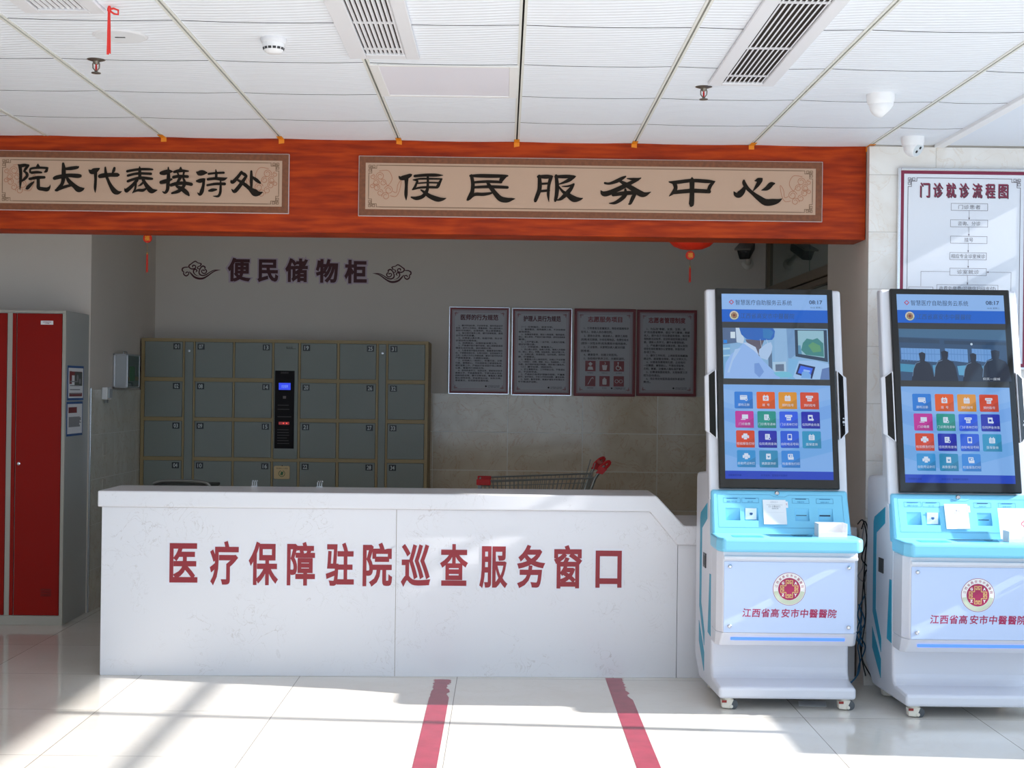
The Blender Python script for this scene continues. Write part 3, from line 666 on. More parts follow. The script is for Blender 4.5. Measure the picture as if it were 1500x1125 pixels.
# ================================================================== red lanterns with charms behind the beam
LANT = mat('lantern_red', (214, 44, 14), 0.5); GOLD = mat('gold_print', (240, 160, 40), 0.4); CORD = mat('dull_gold_cord', (150, 120, 60), 0.6)
def lantern(u, vbot, vch, vt0, vt1, R, H, lab, lab2, shift):
    Y = 7.80; b = P(u + shift, vbot, Y); c = P(u, vch, Y); Zc = b.z + H / 2
    t = thing('red_lantern', lab, 'lantern', (b.x, Y, b.z), 'red lanterns hung behind the beam')
    q = MB(); n = 48; prof = [(-1, .0), (-.96, .42), (-.8, .70), (-.5, .92), (0, 1), (.5, .92), (.8, .70), (.96, .42), (1, .0)]
    vs = []; fs = []
    for h, r in prof:
        for j in range(n):
            a = 2 * PI * j / n; rr = R * r * (1 + .05 * math.cos(a * 16)); vs.append((b.x + rr * math.cos(a), Y + rr * math.sin(a), Zc + h * H / 2))
    for i in range(len(prof) - 1):
        for j in range(n): fs.append((i * n + j, i * n + (j + 1) % n, (i + 1) * n + (j + 1) % n, (i + 1) * n + j))
    q.add(vs, fs); q.build('paper_body', LANT, t, smooth=True, angle=60)
    MB().tube([(b.x, Y, Zc + H / 2 - .01), (b.x, Y, CEIL_Z - .001)], .0025, 6).build('hanging_string', CORD, t)
    ch = MB().lathe([(0.001, -.007), (.022, -.005), (.025, 0), (.022, .005), (.001, .007)], c, ax='y', n=20).build('charm', LANT, t, smooth=True)
    A = Art((c.x, c.y - .0075, c.z)); A.text('福', 0, 0, .026, GOLD, 'c', bold=.03); A.build('fortune_character', ch)
    z0, z1 = P(u, vt0, Y).z, P(u, vt1, Y).z
    MB().tube([(b.x, Y, b.z + .004), (c.x, Y, c.z + .02)], .002, 6).tube([(c.x, Y, c.z - .022), (c.x, Y, z0)], .0012, 6).lathe([(.003, 0.012), (.006, .006), (.005, 0)], (c.x, Y, z0 - .006), n=10).build('cord', CORD, t)
    q = MB()
    for k in range(9):
        a = 2 * PI * k / 9; r = .004
        q.tube([(c.x + r * math.cos(a), Y + r * math.sin(a), z0 - .005), (c.x + r * 1.2 * math.cos(a), Y + r * 1.2 * math.sin(a), z1 + random.uniform(0, .012))], .0013, 5)
    q.build('tassel', mat('tassel_red', (190, 46, 30), 0.7), t)
lantern(1011, 366, 374, 391, 414, 0.135, 0.20, 'red lantern with a gold-printed charm under the beam above the left kiosk', '', 2)
lantern(216, 343, 349, 371, 400, 0.12, 0.19, 'red lantern charm and tassel hanging under the beam left of the wall lettering', '', 6)

# ================================================================== reception counter
CK = 0.033                                             # the counter stands very slightly askew
def cy(x): return 7.275 + (x + 2.03) * CK
def cslab(mb, poly, d0, d1): return mb.prism([(x, cy(x) + d0, z) for x, z in poly], [(x, cy(x) + d1, z) for x, z in poly])
XR = 1.832
ctr = thing('reception_counter', 'white stone reception counter with a stepped-down right end and red characters', 'reception counter', (-0.1, 7.4, 0))
q = cslab(MB(), [(-2.03, 0), (0.905, 0), (0.905, .70), (0.757, .853), (-2.03, .853)], 0, 0.36)
q.build('front_panel', STONE, ctr, bevel=0.002)
cslab(MB(), [(0.907, 0), (XR, 0), (XR, .684), (0.907, .684)], 0, 0.55).build('low_panel', STONE, ctr, bevel=0.002)
q = cslab(MB(), [(-2.045, .855), (.757, .855), (.90, .685), (XR, .685), (XR, .785), (.935, .785), (.79, .937), (-2.045, .937)], -0.028, 0.40)
q.build('top_slab', STONE, ctr, bevel=0.008, seg=3)
cslab(MB(), [(0.95, .705), (XR, .705), (XR, .784), (0.95, .784)], 0.40, 0.62).build('low_worktop', STONE, ctr, bevel=0.004)
jm = mat('joint_line', (150, 140, 128), 0.7)
for u in (579, ):
    x = P(u, 870, 7.3).x; cslab(MB(), [(x - .0012, .002), (x + .0012, .002), (x + .0012, .852), (x - .0012, .852)], -0.0006, 0.004).build('panel_joint', jm, ctr)
exv = Vector((1, CK, 0)).normalized(); nrm = exv.cross(Vector((0, 0, 1)))
def on_front(u, v):
    d = ray(u, v); o = Vector((-2.03, cy(-2.03), 0)); n = Vector((-CK, 1, 0))
    p = O + d * ((o - O).dot(n) / d.dot(n)); return (p - o).dot(exv), p.z
RED_CHAR = mat('counter_red_vinyl', (150, 38, 48), 0.45)
spans = [(248, 290), (307, 350), (364, 408), (420, 462), (477, 519), (531, 575), (587, 631), (644, 686), (702, 744), (757, 799), (811, 853), (872, 911)]
for ch, (ua, ub) in zip('医疗保障驻院巡查服务窗口', spans):
    k = (ua - 248) / 650; va, vb = 793 + 8 * k, 855 + 7 * k
    xa, zb_ = on_front(ua, vb); xb, za_ = on_front(ub, va)
    A = Art(Vector((-2.03, cy(-2.03), 0)), exv, (0, 0, 1), 0.0006)
    hh = za_ - zb_; xm = (xa + xb) / 2; zm = (za_ + zb_) / 2
    A.text(ch, xm, zm, hh * 1.0, HALO, 'c', bold=.075, width=(xb - xa) * 1.18); A.up(2)
    A.text(ch, xm, zm, hh * 0.99, RED_CHAR, 'c', bold=.026, width=(xb - xa) * 1.0)
    A.build('character', ctr)
HOOK = mat('clear_plastic', (222, 226, 230), 0.15, trans=0.4)
for u, lab in ((373, 'clear plastic prong clip on the counter, nearer its left end'), (470, 'clear plastic prong clip on the counter, below locker plate 22')):
    p = PZ(u, 712.5, .937); q = MB(); y = cy(p.x) + .385
    q.box(p.x - .016, p.x + .016, y - .010, y + .010, .937, .942)
    for s in (-.011, 0, .011): q.tube([(p.x + s, y, .94), (p.x + s, y, .962), (p.x + s + .004, y - .006, .970), (p.x + s + .008, y - .012, .966)], .003, 6)
    tag(q.build('plastic_clip', HOOK, smooth=True), lab, 'clip', 'plastic clips on the counter')

# ================================================================== self-service kiosks
KW = mat('kiosk_white', (224, 226, 234), 0.28, coat=0.3)
KBLUE = mat('kiosk_sky_blue', (128, 208, 240), 0.35)
KTEAL = mat('kiosk_teal', (26, 152, 182), 0.4)
KPANEL = mat('kiosk_panel_film', (196, 214, 246), 0.18)
BEZEL = mat('kiosk_black_glass', (10, 12, 14), 0.06)
KLED = mat('kiosk_led', (70, 110, 220), 0.4, emit=(80, 130, 255), es=1.2)
STEEL = mat('chrome', (210, 210, 214), 0.15, metal=1.0)
CREAM = mat('caster_cream', (232, 226, 212), 0.4); TYRE = mat('caster_tyre', (84, 88, 92), 0.6); TABRED = mat('caster_red_tab', (150, 42, 32), 0.5)
BLUELINE = mat('console_print', (44, 120, 170), 0.5)
MAG = mat('hospital_magenta', (168, 34, 86), 0.4); EWHITE = mat('emblem_white', (240, 240, 238), 0.4); EGOLD = mat('emblem_gold', (226, 196, 120), 0.4); EGREEN = mat('emblem_green', (204, 214, 190), 0.4)
def em(rgb, es=0.80):
    n = 'screen_%02x%02x%02x' % rgb
    if n in MATS: return MATS[n]
    return mat(n, (6, 7, 9), 0.05, emit=rgb, es=es)

def emblem(a, x, y, R, base, scr=False):
    M = (lambda m, c: em(c)) if scr else (lambda m, c: m)
    mg, wh, gd, gr = M(MAG, (120, 60, 60)), M(EWHITE, (225, 225, 205)), M(EGOLD, (200, 180, 120)), M(EGREEN, (190, 205, 170))
    a.disc(x, y, R, mg, 48); a.up(); a.disc(x, y, R * .975, wh, 48); a.up()
    a.ring(x, y, R * .70, R * .95, gr, 32, 190, 350); a.up()
    a.disc(x, y, R * .68, mg, 40); a.up()
    for k, ch in enumerate('江西省高安市中醫醫院'):
        t = math.radians(168 - 156 * k / 9); a.text(ch, x + R * .82 * math.cos(t), y + R * .82 * math.sin(t), R * .17, mg, 'c', rot=t - PI / 2)
    u = R * .105; w = R * .038
    for rt in range(4):
        c, s = (1, 0, -1, 0)[rt], (0, 1, 0, -1)[rt]
        f = lambda pts: [(x + (px * c - py * s) * u, y + (px * s + py * c) * u) for px, py in pts]
        a.line(f([(1.9, 1.9), (1.9, 5.0), (.35, 5.0), (.35, 3.2), (1.1, 3.2), (1.1, 4.2)]), w, gd)
        a.line(f([(1.9, 1.9), (5.0, 1.9), (5.0, .35), (3.2, .35), (3.2, 1.1), (4.2, 1.1)]), w, gd)
    for ch, sx, sy in (('G', -1, 1), ('A', 1, 1), ('Z', -1, -1), ('Y', 1, -1)):
        a.text(ch, x + sx * R * .385, y + sy * R * .36, R * .17, wh, 'c', bold=.05)

TILES = [('建档注册', (40, 128, 224), 'card'), ('挂  号', (232, 92, 24), 'cal'), ('预约挂号', (226, 150, 30), 'cal2'), ('预约取号', (214, 70, 36), 'print'),
         ('门诊缴费', (196, 48, 160), 'mon'), ('门诊费用清单', (20, 150, 140), 'doc'), ('门诊清单打印', (40, 92, 236), 'print2'), ('住院押金充值', (14, 28, 178), 'clip'),
         ('检验报告打印', (214, 66, 30), 'prn'), ('住院费用查询', (14, 30, 178), 'bill'), ('自助电话号码', (28, 90, 224), 'phone'), ('医保查询', (36, 150, 200), 'note'),
         ('自助凭证补打', (40, 146, 216), 'prn2'), ('满意度评价', (34, 140, 190), 'heart'), ('检查报告打印', (46, 136, 226), 'mail')]
def icon(a, kind, x, y, r, m, bgm):
    if kind in ('card',): a.rrect(x - r, y - r * .6, x + r, y + r * .7, r * .15, m); a.up(); a.rect(x - r * .8, y + r * .3, x + r * .8, y + r * .4, bgm); a.disc(x + r * .7, y - r * .5, r * .38, m); a.up(); a.disc(x + r * .7, y - r * .5, r * .18, bgm)
    elif kind in ('cal', 'cal2', 'note'):
        a.rrect(x - r * .8, y - r * .8, x + r * .8, y + r * .6, r * .12, m); a.rect(x - r * .5, y + r * .5, x - r * .3, y + r * .9, m); a.rect(x + r * .3, y + r * .5, x + r * .5, y + r * .9, m); a.up()
        if kind == 'cal': a.disc(x, y - r * .1, r * .38, bgm); a.up(); a.disc(x, y - r * .1, r * .18, m)
        elif kind == 'cal2':
            for i in range(3):
                for j in range(2): a.rect(x - r * .5 + i * r * .4, y - r * .5 + j * r * .4, x - r * .3 + i * r * .4, y - r * .3 + j * r * .4, bgm)
        else:
            for j in range(3): a.rect(x - r * .5, y - r * .5 + j * r * .35, x + r * .4, y - r * .4 + j * r * .35, bgm)
    elif kind in ('print', 'print2'):
        a.rrect(x - r, y + r * .1, x + r, y + r * .75, r * .15, m); a.rect(x - r * .6, y - r * .8, x + r * .6, y + r * .2, m); a.up(); a.rect(x - r * .7, y + r * .3, x + r * .7, y + r * .42, bgm); a.ring(x - r * .2, y - r * .3, r * .12, r * .24, bgm, 12); a.rect(x + r * .18, y - r * .55, x + r * .3, y - r * .05, bgm)
    elif kind in ('prn', 'prn2'):
        a.rect(x - r * .55, y + r * .2, x + r * .55, y + r * .85, m); a.rrect(x - r, y - r * .45, x + r, y + r * .35, r * .15, m); a.up(); a.rect(x - r * .5, y - r * .5, x + r * .5, y - r * .1, bgm); a.up(); a.rect(x - r * .42, y - r * .8, x + r * .42, y - r * .15, m)
    elif kind == 'mon': a.rect(x - r * .7, y - r * .5, x + r, y + r * .7, m); a.rect(x - r, y - r * .8, x + r * .3, y - r * .6, m)
    elif kind in ('doc', 'bill', 'clip', 'heart'):
        a.rrect(x - r * .7, y - r * .8, x + r * .6, y + r * .8, r * .12, m); a.up()
        if kind == 'heart': a.face([(x, y - r * .4), (x + r * .35, y), (x + r * .2, y + r * .22), (x, y + r * .08), (x - r * .2, y + r * .22), (x - r * .35, y)], bgm)
        elif kind == 'clip': a.rect(x - r * .4, y - r * .3, x + r * .3, y + r * .3, bgm); a.up(); a.disc(x + r * .55, y - r * .55, r * .32, m)
        else:
            for j in range(3): a.rect(x - r * .45, y - r * .3 + j * r * .32, x + r * .1, y - r * .2 + j * r * .32, bgm)
            a.up(); a.disc(x + r * .5, y - r * .5, r * .36, m); a.up(); a.disc(x + r * .5, y - r * .5, r * .2, bgm)
    elif kind == 'phone': a.rrect(x - r * .6, y - r * .85, x + r * .6, y + r * .85, r * .15, m); a.up(); a.rect(x - r * .4, y - r * .4, x + r * .4, y + r * .6, bgm); a.up(); a.rect(x - r * .18, y - r * .72, x + r * .18, y - r * .6, bgm)
    else: a.rrect(x - r * .8, y - r * .4, x + r * .6, y + r * .8, r * .12, m); a.up(); a.rect(x - r * .55, y - r * .1, x + r * .35, y + r * .55, bgm); a.up(); a.disc(x, y + r * .2, r * .25, m); a.face([(x - r * .7, y - r * .8), (x + r * .8, y - r * .8), (x + r * .8, y), (x, y - r * .4), (x - r * .7, y)], m)

def nurse_video(a, X, Y, w, h):
    p = lambda pts: [(X + (px - 300) / 890 * w, Y + h - (py - 415) / 435 * h) for px, py in pts]
    f = lambda pts, c: a.face(p(pts), em(c))
    f([(300, 415), (1190, 415), (1190, 850), (300, 850)], (138, 184, 228)); a.up()
    f([(300, 415), (440, 415), (440, 540), (300, 560)], (84, 110, 150)); f([(300, 560), (360, 555), (360, 850), (300, 850)], (120, 176, 222)); f([(735, 415), (840, 415), (840, 700), (735, 700)], (148, 190, 232)); f([(840, 415), (910, 415), (910, 640), (850, 690)], (118, 160, 208))
    f([(850, 670), (1190, 720), (1190, 850), (840, 850)], (126, 186, 234)); f([(680, 560), (712, 560), (712, 790), (680, 790)], (88, 116, 150)); a.up()
    f([(365, 450), (405, 450), (405, 505), (365, 505)], (214, 232, 246)); f([(305, 520), (335, 520), (335, 548), (305, 548)], (40, 140, 236)); f([(300, 590), (358, 586), (358, 600), (300, 606)], (170, 214, 240)); f([(300, 650), (358, 646), (358, 658), (300, 664)], (170, 214, 240))
    f([(910, 425), (1182, 425), (1182, 700), (910, 655)], (44, 68, 96)); a.up()
    f([(935, 432), (1155, 432), (1155, 665), (935, 632)], (150, 196, 216)); a.up()
    f([(960, 600), (975, 540), (1010, 500), (1060, 510), (1100, 495), (1148, 540), (1150, 655), (1000, 640)], (66, 138, 140)); a.up()
    f([(1020, 560), (1060, 530), (1120, 560), (1130, 610), (1060, 620)], (96, 160, 120)); f([(935, 560), (955, 560), (965, 636), (935, 632)], (90, 150, 190))
    f([(715, 705), (828, 700), (828, 795), (715, 795)], (176, 208, 236)); a.up(); f([(738, 725), (810, 722), (810, 782), (738, 782)], (100, 120, 150))
    f([(410, 415), (445, 415), (480, 510), (470, 550), (415, 540)], (196, 218, 242)); a.up()
    f([(490, 515), (650, 515), (620, 590), (606, 660), (560, 640), (510, 560)], (96, 92, 112)); a.up()
    f([(440, 415), (725, 415), (742, 440), (735, 490), (716, 516), (600, 522), (500, 512), (455, 470)], (38, 104, 196)); a.up()
    f([(640, 420), (700, 424), (730, 450), (700, 510), (640, 500)], (50, 126, 196)); f([(604, 600), (660, 552), (705, 535), (718, 570), (708, 625), (670, 690), (615, 672), (600, 640)], (176, 206, 244)); a.up()
    a.line(p([(615, 510), (625, 580)]), .0014, em((220, 232, 250))); a.line(p([(668, 512), (680, 550)]), .0014, em((220, 232, 250)))
    f([(302, 848), (318, 720), (360, 650), (430, 590), (480, 540), (545, 575), (590, 640), (640, 700), (710, 770), (775, 830), (770, 848)], (150, 190, 248)); a.up()
    f([(470, 545), (500, 540), (575, 580), (600, 650), (560, 610)], (190, 214, 250)); f([(560, 720), (600, 715), (640, 790), (600, 840), (560, 800)], (116, 158, 226)); f([(400, 600), (450, 590), (380, 700), (350, 800), (330, 800)], (172, 206, 250)); a.up()
    f([(720, 795), (790, 785), (850, 790), (880, 815), (870, 832), (780, 838), (740, 820)], (116, 196, 226))
    f([(884, 830), (935, 692), (1080, 690), (1190, 718), (1190, 850), (905, 850)], (160, 200, 246)); f([(1130, 760), (1190, 745), (1190, 850), (1110, 850)], (96, 130, 190)); a.up()
    f([(938, 716), (1074, 744), (1042, 846), (906, 806)], (28, 40, 92)); a.up(); f([(950, 734), (1052, 756), (1028, 826), (924, 796)], (60, 112, 248)); a.up(); f([(960, 790), (1000, 770), (1035, 815), (1030, 845), (950, 840)], (120, 176, 240)); f([(975, 765), (1030, 775), (1026, 790), (970, 780)], (150, 190, 255))

def group_video(a, X, Y, w, h):
    p = lambda pts: [(X + (px - 455) / 915 * w, Y + h - (py - 430) / 435 * h) for px, py in pts]
    f = lambda pts, c: a.face(p(pts), em(c))
    f([(455, 430), (1370, 430), (1370, 865), (455, 865)], (52, 84, 122)); a.up()
    f([(455, 430), (1370, 430), (1370, 520), (455, 500)], (70, 112, 150)); f([(455, 505), (800, 520), (800, 552), (455, 545)], (48, 74, 104)); f([(840, 525), (1370, 535), (1370, 560), (840, 556)], (46, 72, 102))
    for x0, x1 in ((465, 800), (842, 1035), (1070, 1235)):
        f([(x0, 592), (x1, 597), (x1, 710), (x0, 690)], (112, 164, 226)); a.up()
        for k in range(int((x1 - x0) / 26)): f([(x0 + k * 26, 592), (x0 + k * 26 + 3, 592), (x0 + k * 26 + 3, 705), (x0 + k * 26, 705)], (86, 134, 200))
        f([(x0, 636), (x1, 640), (x1, 646), (x0, 642)], (90, 140, 206))
    f([(455, 725), (620, 735), (620, 800), (455, 790)], (70, 150, 190)); f([(730, 735), (800, 730), (800, 830), (740, 830)], (86, 160, 206)); f([(940, 740), (1040, 730), (1030, 820), (950, 815)], (96, 170, 214)); f([(1150, 735), (1200, 735), (1190, 800), (1160, 800)], (80, 150, 196)); a.up()
    a.disc(*p([(1072, 554)])[0], w * .011, em((210, 230, 250)))
    for cx, ty, sc in ((645, 625, 1.0), (838, 610, 1.1), (1080, 628, 1.0), (1270, 600, 1.35)):
        W_ = 80 * sc
        f([(cx - 24 * sc, ty + 40), (cx - 28 * sc, ty + 12), (cx, ty), (cx + 28 * sc, ty + 12), (cx + 26 * sc, ty + 44), (cx + 20 * sc, ty + 74), (cx + 62 * sc, ty + 96), (cx + W_, ty + 140), (cx + W_ + 18, 865), (cx - W_ - 18, 865), (cx - W_, ty + 140), (cx - 56 * sc, ty + 90), (cx - 20 * sc, ty + 70)], (36, 46, 66)); a.up()
        a.line(p([(cx - 20 * sc, ty + 82), (cx - 56 * sc, ty + 96), (cx - W_ + 2, ty + 142), (cx - W_ - 10, 830)]), w * .004, em((126, 160, 200)))
    x, y = p([(1225, 845)])[0]; a.text('仰天一座城', x, y, h * .05, em((220, 232, 246)), 'c', width=w * .16)

POCKETS = ((.066, .135, 'blank'), (.155, .222, 'scan'), (.398, .466, 'slot'), (.510, .580, 'slot2'))
def carve(o, wedges):
    """Cuts each wedge (8 corners) out of o and bakes the result into its mesh."""
    cut = []
    for w in wedges:
        c = MB().hexa(w).build('cut', KBLUE); c.location = root_loc(o); cut.append(c)
        md = o.modifiers.new('cut', 'BOOLEAN'); md.operation = 'DIFFERENCE'; md.object = c; md.solver = 'EXACT'
    bpy.context.view_layer.update()
    me = bpy.data.meshes.new_from_object(o.evaluated_get(bpy.context.evaluated_depsgraph_get()))
    o.modifiers.clear(); o.data = me
    for c in cut: bpy.data.objects.remove(c)

def kiosk(label, cx, y0, video, rightside):
    t = thing('service_kiosk', label, 'self-service kiosk', (cx, y0, 0), 'white and blue self-service kiosks')
    b = dict(parent=t, local=True)
    # body: side profile swept across, then tall leaning head casing
    lo = [(.0, .053), (.0, .108), (.165, .118), (.19, .135), (.20, .165), (.20, .74), (.24, .80), (.30, .99), (.34, 1.09), (.60, 1.07), (.62, 1.05), (.62, .15), (.50, .053)]
    fl = lambda y: 1 + .10 * max(0, y) / .62                # the body widens slightly towards the wall
    mb = MB().px(lo, -.318, .318); mb.v = [(x * fl(y), y, z) for x, y, z in mb.v]
    mb.build('body', KW, bevel=0.016, seg=3, **b)
    hd = [(.268, .95), (.478, 1.975), (.485, 1.985), (.545, 1.985), (.545, 1.96), (.40, 1.17), (.40, .95)]
    MB().px(hd, -.335, .335).build('head_casing', KW, bevel=0.018, seg=3, **b)
    # screen unit leaning back
    ey = Vector((0, .21, .977)).normalized(); base = Vector((0, .248, 1.012)); nn = Vector((1, 0, 0)).cross(ey)
    L_ = 1.0
    corners = lambda hw, a0, a1, d: [base + Vector((s * hw, 0, 0)) + ey * a + nn * d for s, a in ((-1, a0), (1, a0), (1, a1), (-1, a1))]
    scr = MB().prism(corners(.291, 0, L_, -.03), corners(.291, 0, L_, .0)).build('screen', BEZEL, bevel=0.006, **b)
    rl = root_loc(t)
    W_, H_ = .522, .925; o = base + rl + Vector((-W_ / 2, 0, 0)) + ey * .046
    def art(lay=2):
        a = Art(o, (1, 0, 0), ey, 0.00018); a.up(lay); return a
    X = lambda s: s * W_
    Yt = lambda q: H_ * (1 - q)
    a = art()
    a.rect(0, 0, W_, H_, em((128, 180, 244))); a.up()
    a.rect(0, Yt(.086), W_, H_, em((146, 190, 248))); a.rect(0, Yt(.155), W_, Yt(.086), em((10, 100, 212))); a.rect(0, Yt(.497), W_, Yt(.155), em((52, 56, 60))); a.rect(0, 0, W_, Yt(.957), em((10, 62, 196))); a.up()
    for q, cc in ((.52, (138, 186, 246)), (.62, (116, 170, 240)), (.80, (110, 172, 238))):
        a.face([(0, Yt(q)), (W_ * .5, Yt(q + .06)), (W_, Yt(q - .02)), (W_, Yt(q + .05)), (W_ * .4, Yt(q + .14)), (0, Yt(q + .07))], em(cc))
    a.build('display', scr)
    a = art(6)
    dk = em((36, 62, 100))
    d = .019; x, y = X(.092), Yt(.046)
    a.line([(x, y + d * .55), (x + d * .55, y), (x, y - d * .55), (x - d * .55, y), (x, y + d * .55)], .004, em((190, 70, 110)))
    a.text('智慧医疗自助服务云系统', X(.13), Yt(.047), .027, dk, 'l', bold=.014, width=X(.535)); a.text('08:17', X(.955), Yt(.042), .020, dk, 'r', bold=.02, width=X(.125)); a.text('10-02 星期二', X(.955), Yt(.071), .009, dk, 'r', width=X(.115))
    a.text('江西省高安市中醫醫院', X(.175), Yt(.121), .028, em((52, 84, 130)), 'l', bold=.006, width=X(.51), shear=.12)
    emblem(a, X(.115), Yt(.119), .0225, None, scr=True)
    a.text('自助服务终端', X(.03), Yt(.98), .010, em((14, 44, 140)), 'l'); a.text('技术支持：智慧医疗信息科', X(.33), Yt(.98), .010, em((14, 44, 140)), 'l')
    a.build('header_print', scr)
    a = art(6); video(a, X(.004), Yt(.465), X(.992), H_ * .277); a.build('video_picture', scr)
    cxs = [(.10, .272), (.307, .479), (.512, .684), (.715, .889)]; cys = [(.535, .626), (.639, .729), (.743, .834), (.848, .938)]
    wh = em((214, 228, 250))
    for k, (tx, cc, ic) in enumerate(TILES):
        i, j = k % 4, k // 4; a = art(6)
        x0, x1, yb, yt = X(cxs[i][0] + j * .004), X(cxs[i][1] + j * .004), Yt(cys[j][1]), Yt(cys[j][0])
        bgm = em(cc); a.rrect(x0, yb, x1, yt, .006, bgm); a.up()
        a.face([(x0 + .006, yb), (x1, yb), (x1, yb + (yt - yb) * .6)], em(tuple(int(z * .9) for z in cc))); a.up()
        icon(a, ic, (x0 + x1) / 2, yb + (yt - yb) * .64, (yt - yb) * .21, wh, bgm); a.up()
        a.text(tx, (x0 + x1) / 2, yb + (yt - yb) * .23, (yt - yb) * .16, wh, 'c', bold=.01, spacing=1.0)
        a.build('app_tile', scr)
    # black-faced wings at mid height
    for s in (-1, 1):
        zt = [(.296, 1.585), (.348, 1.552), (.348, 1.285), (.296, 1.248)]
        def wp(k, d):
            out = []
            for xx, zz in zt:
                xc, zc = .322, 1.418
                xq, zq = xc + (xx - xc) * (1 - .16 * k * 1.6), zc + (zz - zc) * (1 - .035 * k)
                yy = .248 + .21 / .977 * (zq - 1.012) + (.024 if xx > .32 else -.004) + d
                out.append((s * xq, yy, zq))
            return out
        w = MB().prism(wp(0, .03), wp(0, 0)).build('wing', KW, bevel=0.003, **b)
        MB().prism(wp(1, .01), wp(1, -.0015)).build('wing_face', BEZEL, parent=w, local=True)
        if s > 0:
            for dz, r in ((.0, .006), (.018, .0035), (-.014, .002)):
                yy = .248 + .21 / .977 * (1.335 + dz - 1.012) + .008
                MB().lathe([(r, -.004), (r, .004)], (.322, yy, 1.335 + dz), ax='y', n=14).build('indicator_dot', mat('dot_grey', (190, 196, 204), 0.4), parent=w, local=True)
    # sky-blue console: leaning back panel and shelf
    cey = Vector((0, .097, .228)).normalized(); co = Vector((-.33, .165, .775)) + rl; cn = Vector((1, 0, 0)).cross(cey)
    def C3(x, y, d=0): return co - rl + Vector((x, 0, 0)) + cey * y + cn * d
    con = MB().prism([(-.333, .165, .775), (.333, .165, .775), (.328, .262, 1.003), (-.328, .262, 1.003)], [(-.333, .26, .775), (.333, .26, .775), (.328, .31, 1.003), (-.328, .31, 1.003)]).build('console', KBLUE, bevel=0.012, seg=3, **b)
    carve(con, [[C3(x0, .095, .02), C3(x1, .095, .02), C3(x1, .158, .02), C3(x0, .158, .02), C3(x0, .095, -.024), C3(x1, .095, -.024), C3(x1, .158, -.0015), C3(x0, .158, -.0015)] for x0, x1, k in POCKETS])
    shp = [(-.34, .20), (-.34, -.005), (-.315, -.055), (.315, -.055), (.34, -.005), (.34, .20)]
    MB().pz(shp, .738, .803).build('shelf', KBLUE, bevel=0.014, seg=3, **b)
    def cart(lay=1):
        A = Art(co, (1, 0, 0), cey, 0.0006); A.up(lay); return A
    A = cart()
    A.line([(.03, .06), (.03, .225), (.285, .225), (.305, .215), (.355, .215), (.375, .225), (.63, .225), (.63, .06), (.03, .06)], .0012, BLUELINE)
    for x0, x1, dkk in ((.058, .140, 0), (.146, .228, 0), (.388, .470, 1), (.504, .586, 0)):
        A.frame(x0, .183, x1, .208, .0013, BLUELINE); A.rect(x0 + .016, .2035, x1 - .014, .2065, BLUELINE if not dkk else mat('console_dark_print', (30, 70, 110), 0.5))
        A.text('银医卡读卡区' if x0 < .1 else '扫一扫' if x0 < .2 else '凭条打印' if x0 < .4 else '社保卡读卡', (x0 + x1) / 2, .190, .008, BLUELINE, 'c')
    A.build('console_print', con)
    for x0, x1, kind in POCKETS:
        def in_p(y, d=0): return -.024 + (y - .095) / .063 * .0225 + d      # depth of the pocket floor at height y
        def slab(xa, xb, ya, yb, d0, d1): return MB().prism([C3(xa, ya, in_p(ya, d0)), C3(xb, ya, in_p(ya, d0)), C3(xb, yb, in_p(yb, d0)), C3(xa, yb, in_p(yb, d0))], [C3(xa, ya, in_p(ya, d1)), C3(xb, ya, in_p(ya, d1)), C3(xb, yb, in_p(yb, d1)), C3(xa, yb, in_p(yb, d1))])
        if kind == 'scan':
            pl = slab(x0 + .006, x1 - .008, .104, .155, -.001, .009).build('scanner_plate', mat('scanner_white', (236, 240, 246), 0.3), parent=con, local=True, bevel=.001)
            MB().lathe([(.0075, 0), (.0075, .0015), (0, .002)], C3((x0 + x1) / 2, .130, in_p(.130, .009)), d=cn, n=20).build('scanner_lens', mat('scanner_lens', (50, 90, 140), 0.2), parent=pl, local=True)
        elif kind != 'blank':
            w = .0016 if kind == 'slot' else .003
            slab(x0 + .008, x1 - .010, .127 - w, .127 + w, -.001, .0008).build('card_slot', mat('slot_navy', (20, 50, 84), 0.5), parent=con, local=True)
    c = C3(.318, .232, 0)
    MB().lathe([(.010, -.002), (.011, .006), (.008, .009), (.003, .009), (.0025, .006), (0, .006)], c, d=cn, n=20).build('key_lock', STEEL, parent=con, local=True, smooth=True)
    MB().box(-.26, -.12, -.005, .075, .8025, .8040).build('reader_pad', mat('reader_pad_blue', (70, 176, 216), 0.3), **b)
    MB().pz([(-.10, .15), (-.08, .03), (.11, .03), (.14, .15)], .8025, .8034).build('tray_mouth', mat('tray_mouth_blue', (40, 120, 156), 0.4), **b)
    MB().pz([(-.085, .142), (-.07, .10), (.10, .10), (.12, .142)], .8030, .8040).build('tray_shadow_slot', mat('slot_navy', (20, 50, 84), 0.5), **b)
    # lower front box with film panel
    bx = [(-.33, .20), (-.33, .05), (-.306, .0), (.306, .0), (.33, .05), (.33, .20)]
    mb = MB(); n = len(bx)
    mb.pz(bx, .36, .738)
    low = [(-.33, .20), (-.33, .085), (-.312, .055), (.312, .055), (.33, .085), (.33, .20)]
    mb.prism([(x, y, .292) for x, y in low], [(x, y, .36) for x, y in bx])
    box = mb.build('front_box', KW, bevel=0.006, seg=2, **b)
    fp = MB().box(-.302, .302, -.006, .001, .362, .690).build('front_panel', KPANEL, bevel=0.0015, **b)
    MB().box(-.304, .318, -.012, .0, .700, .716).build('ledge_strip', KW, bevel=0.003, **b)
    A = Art(Vector((-.302, -.006, .362)) + rl, step=0.0003); A.up(2)
    emblem(A, .302, .204, .076, None); A.build('hospital_emblem', fp)
    A = Art(Vector((-.302, -.006, .362)) + rl, step=0.0003); A.up(2)
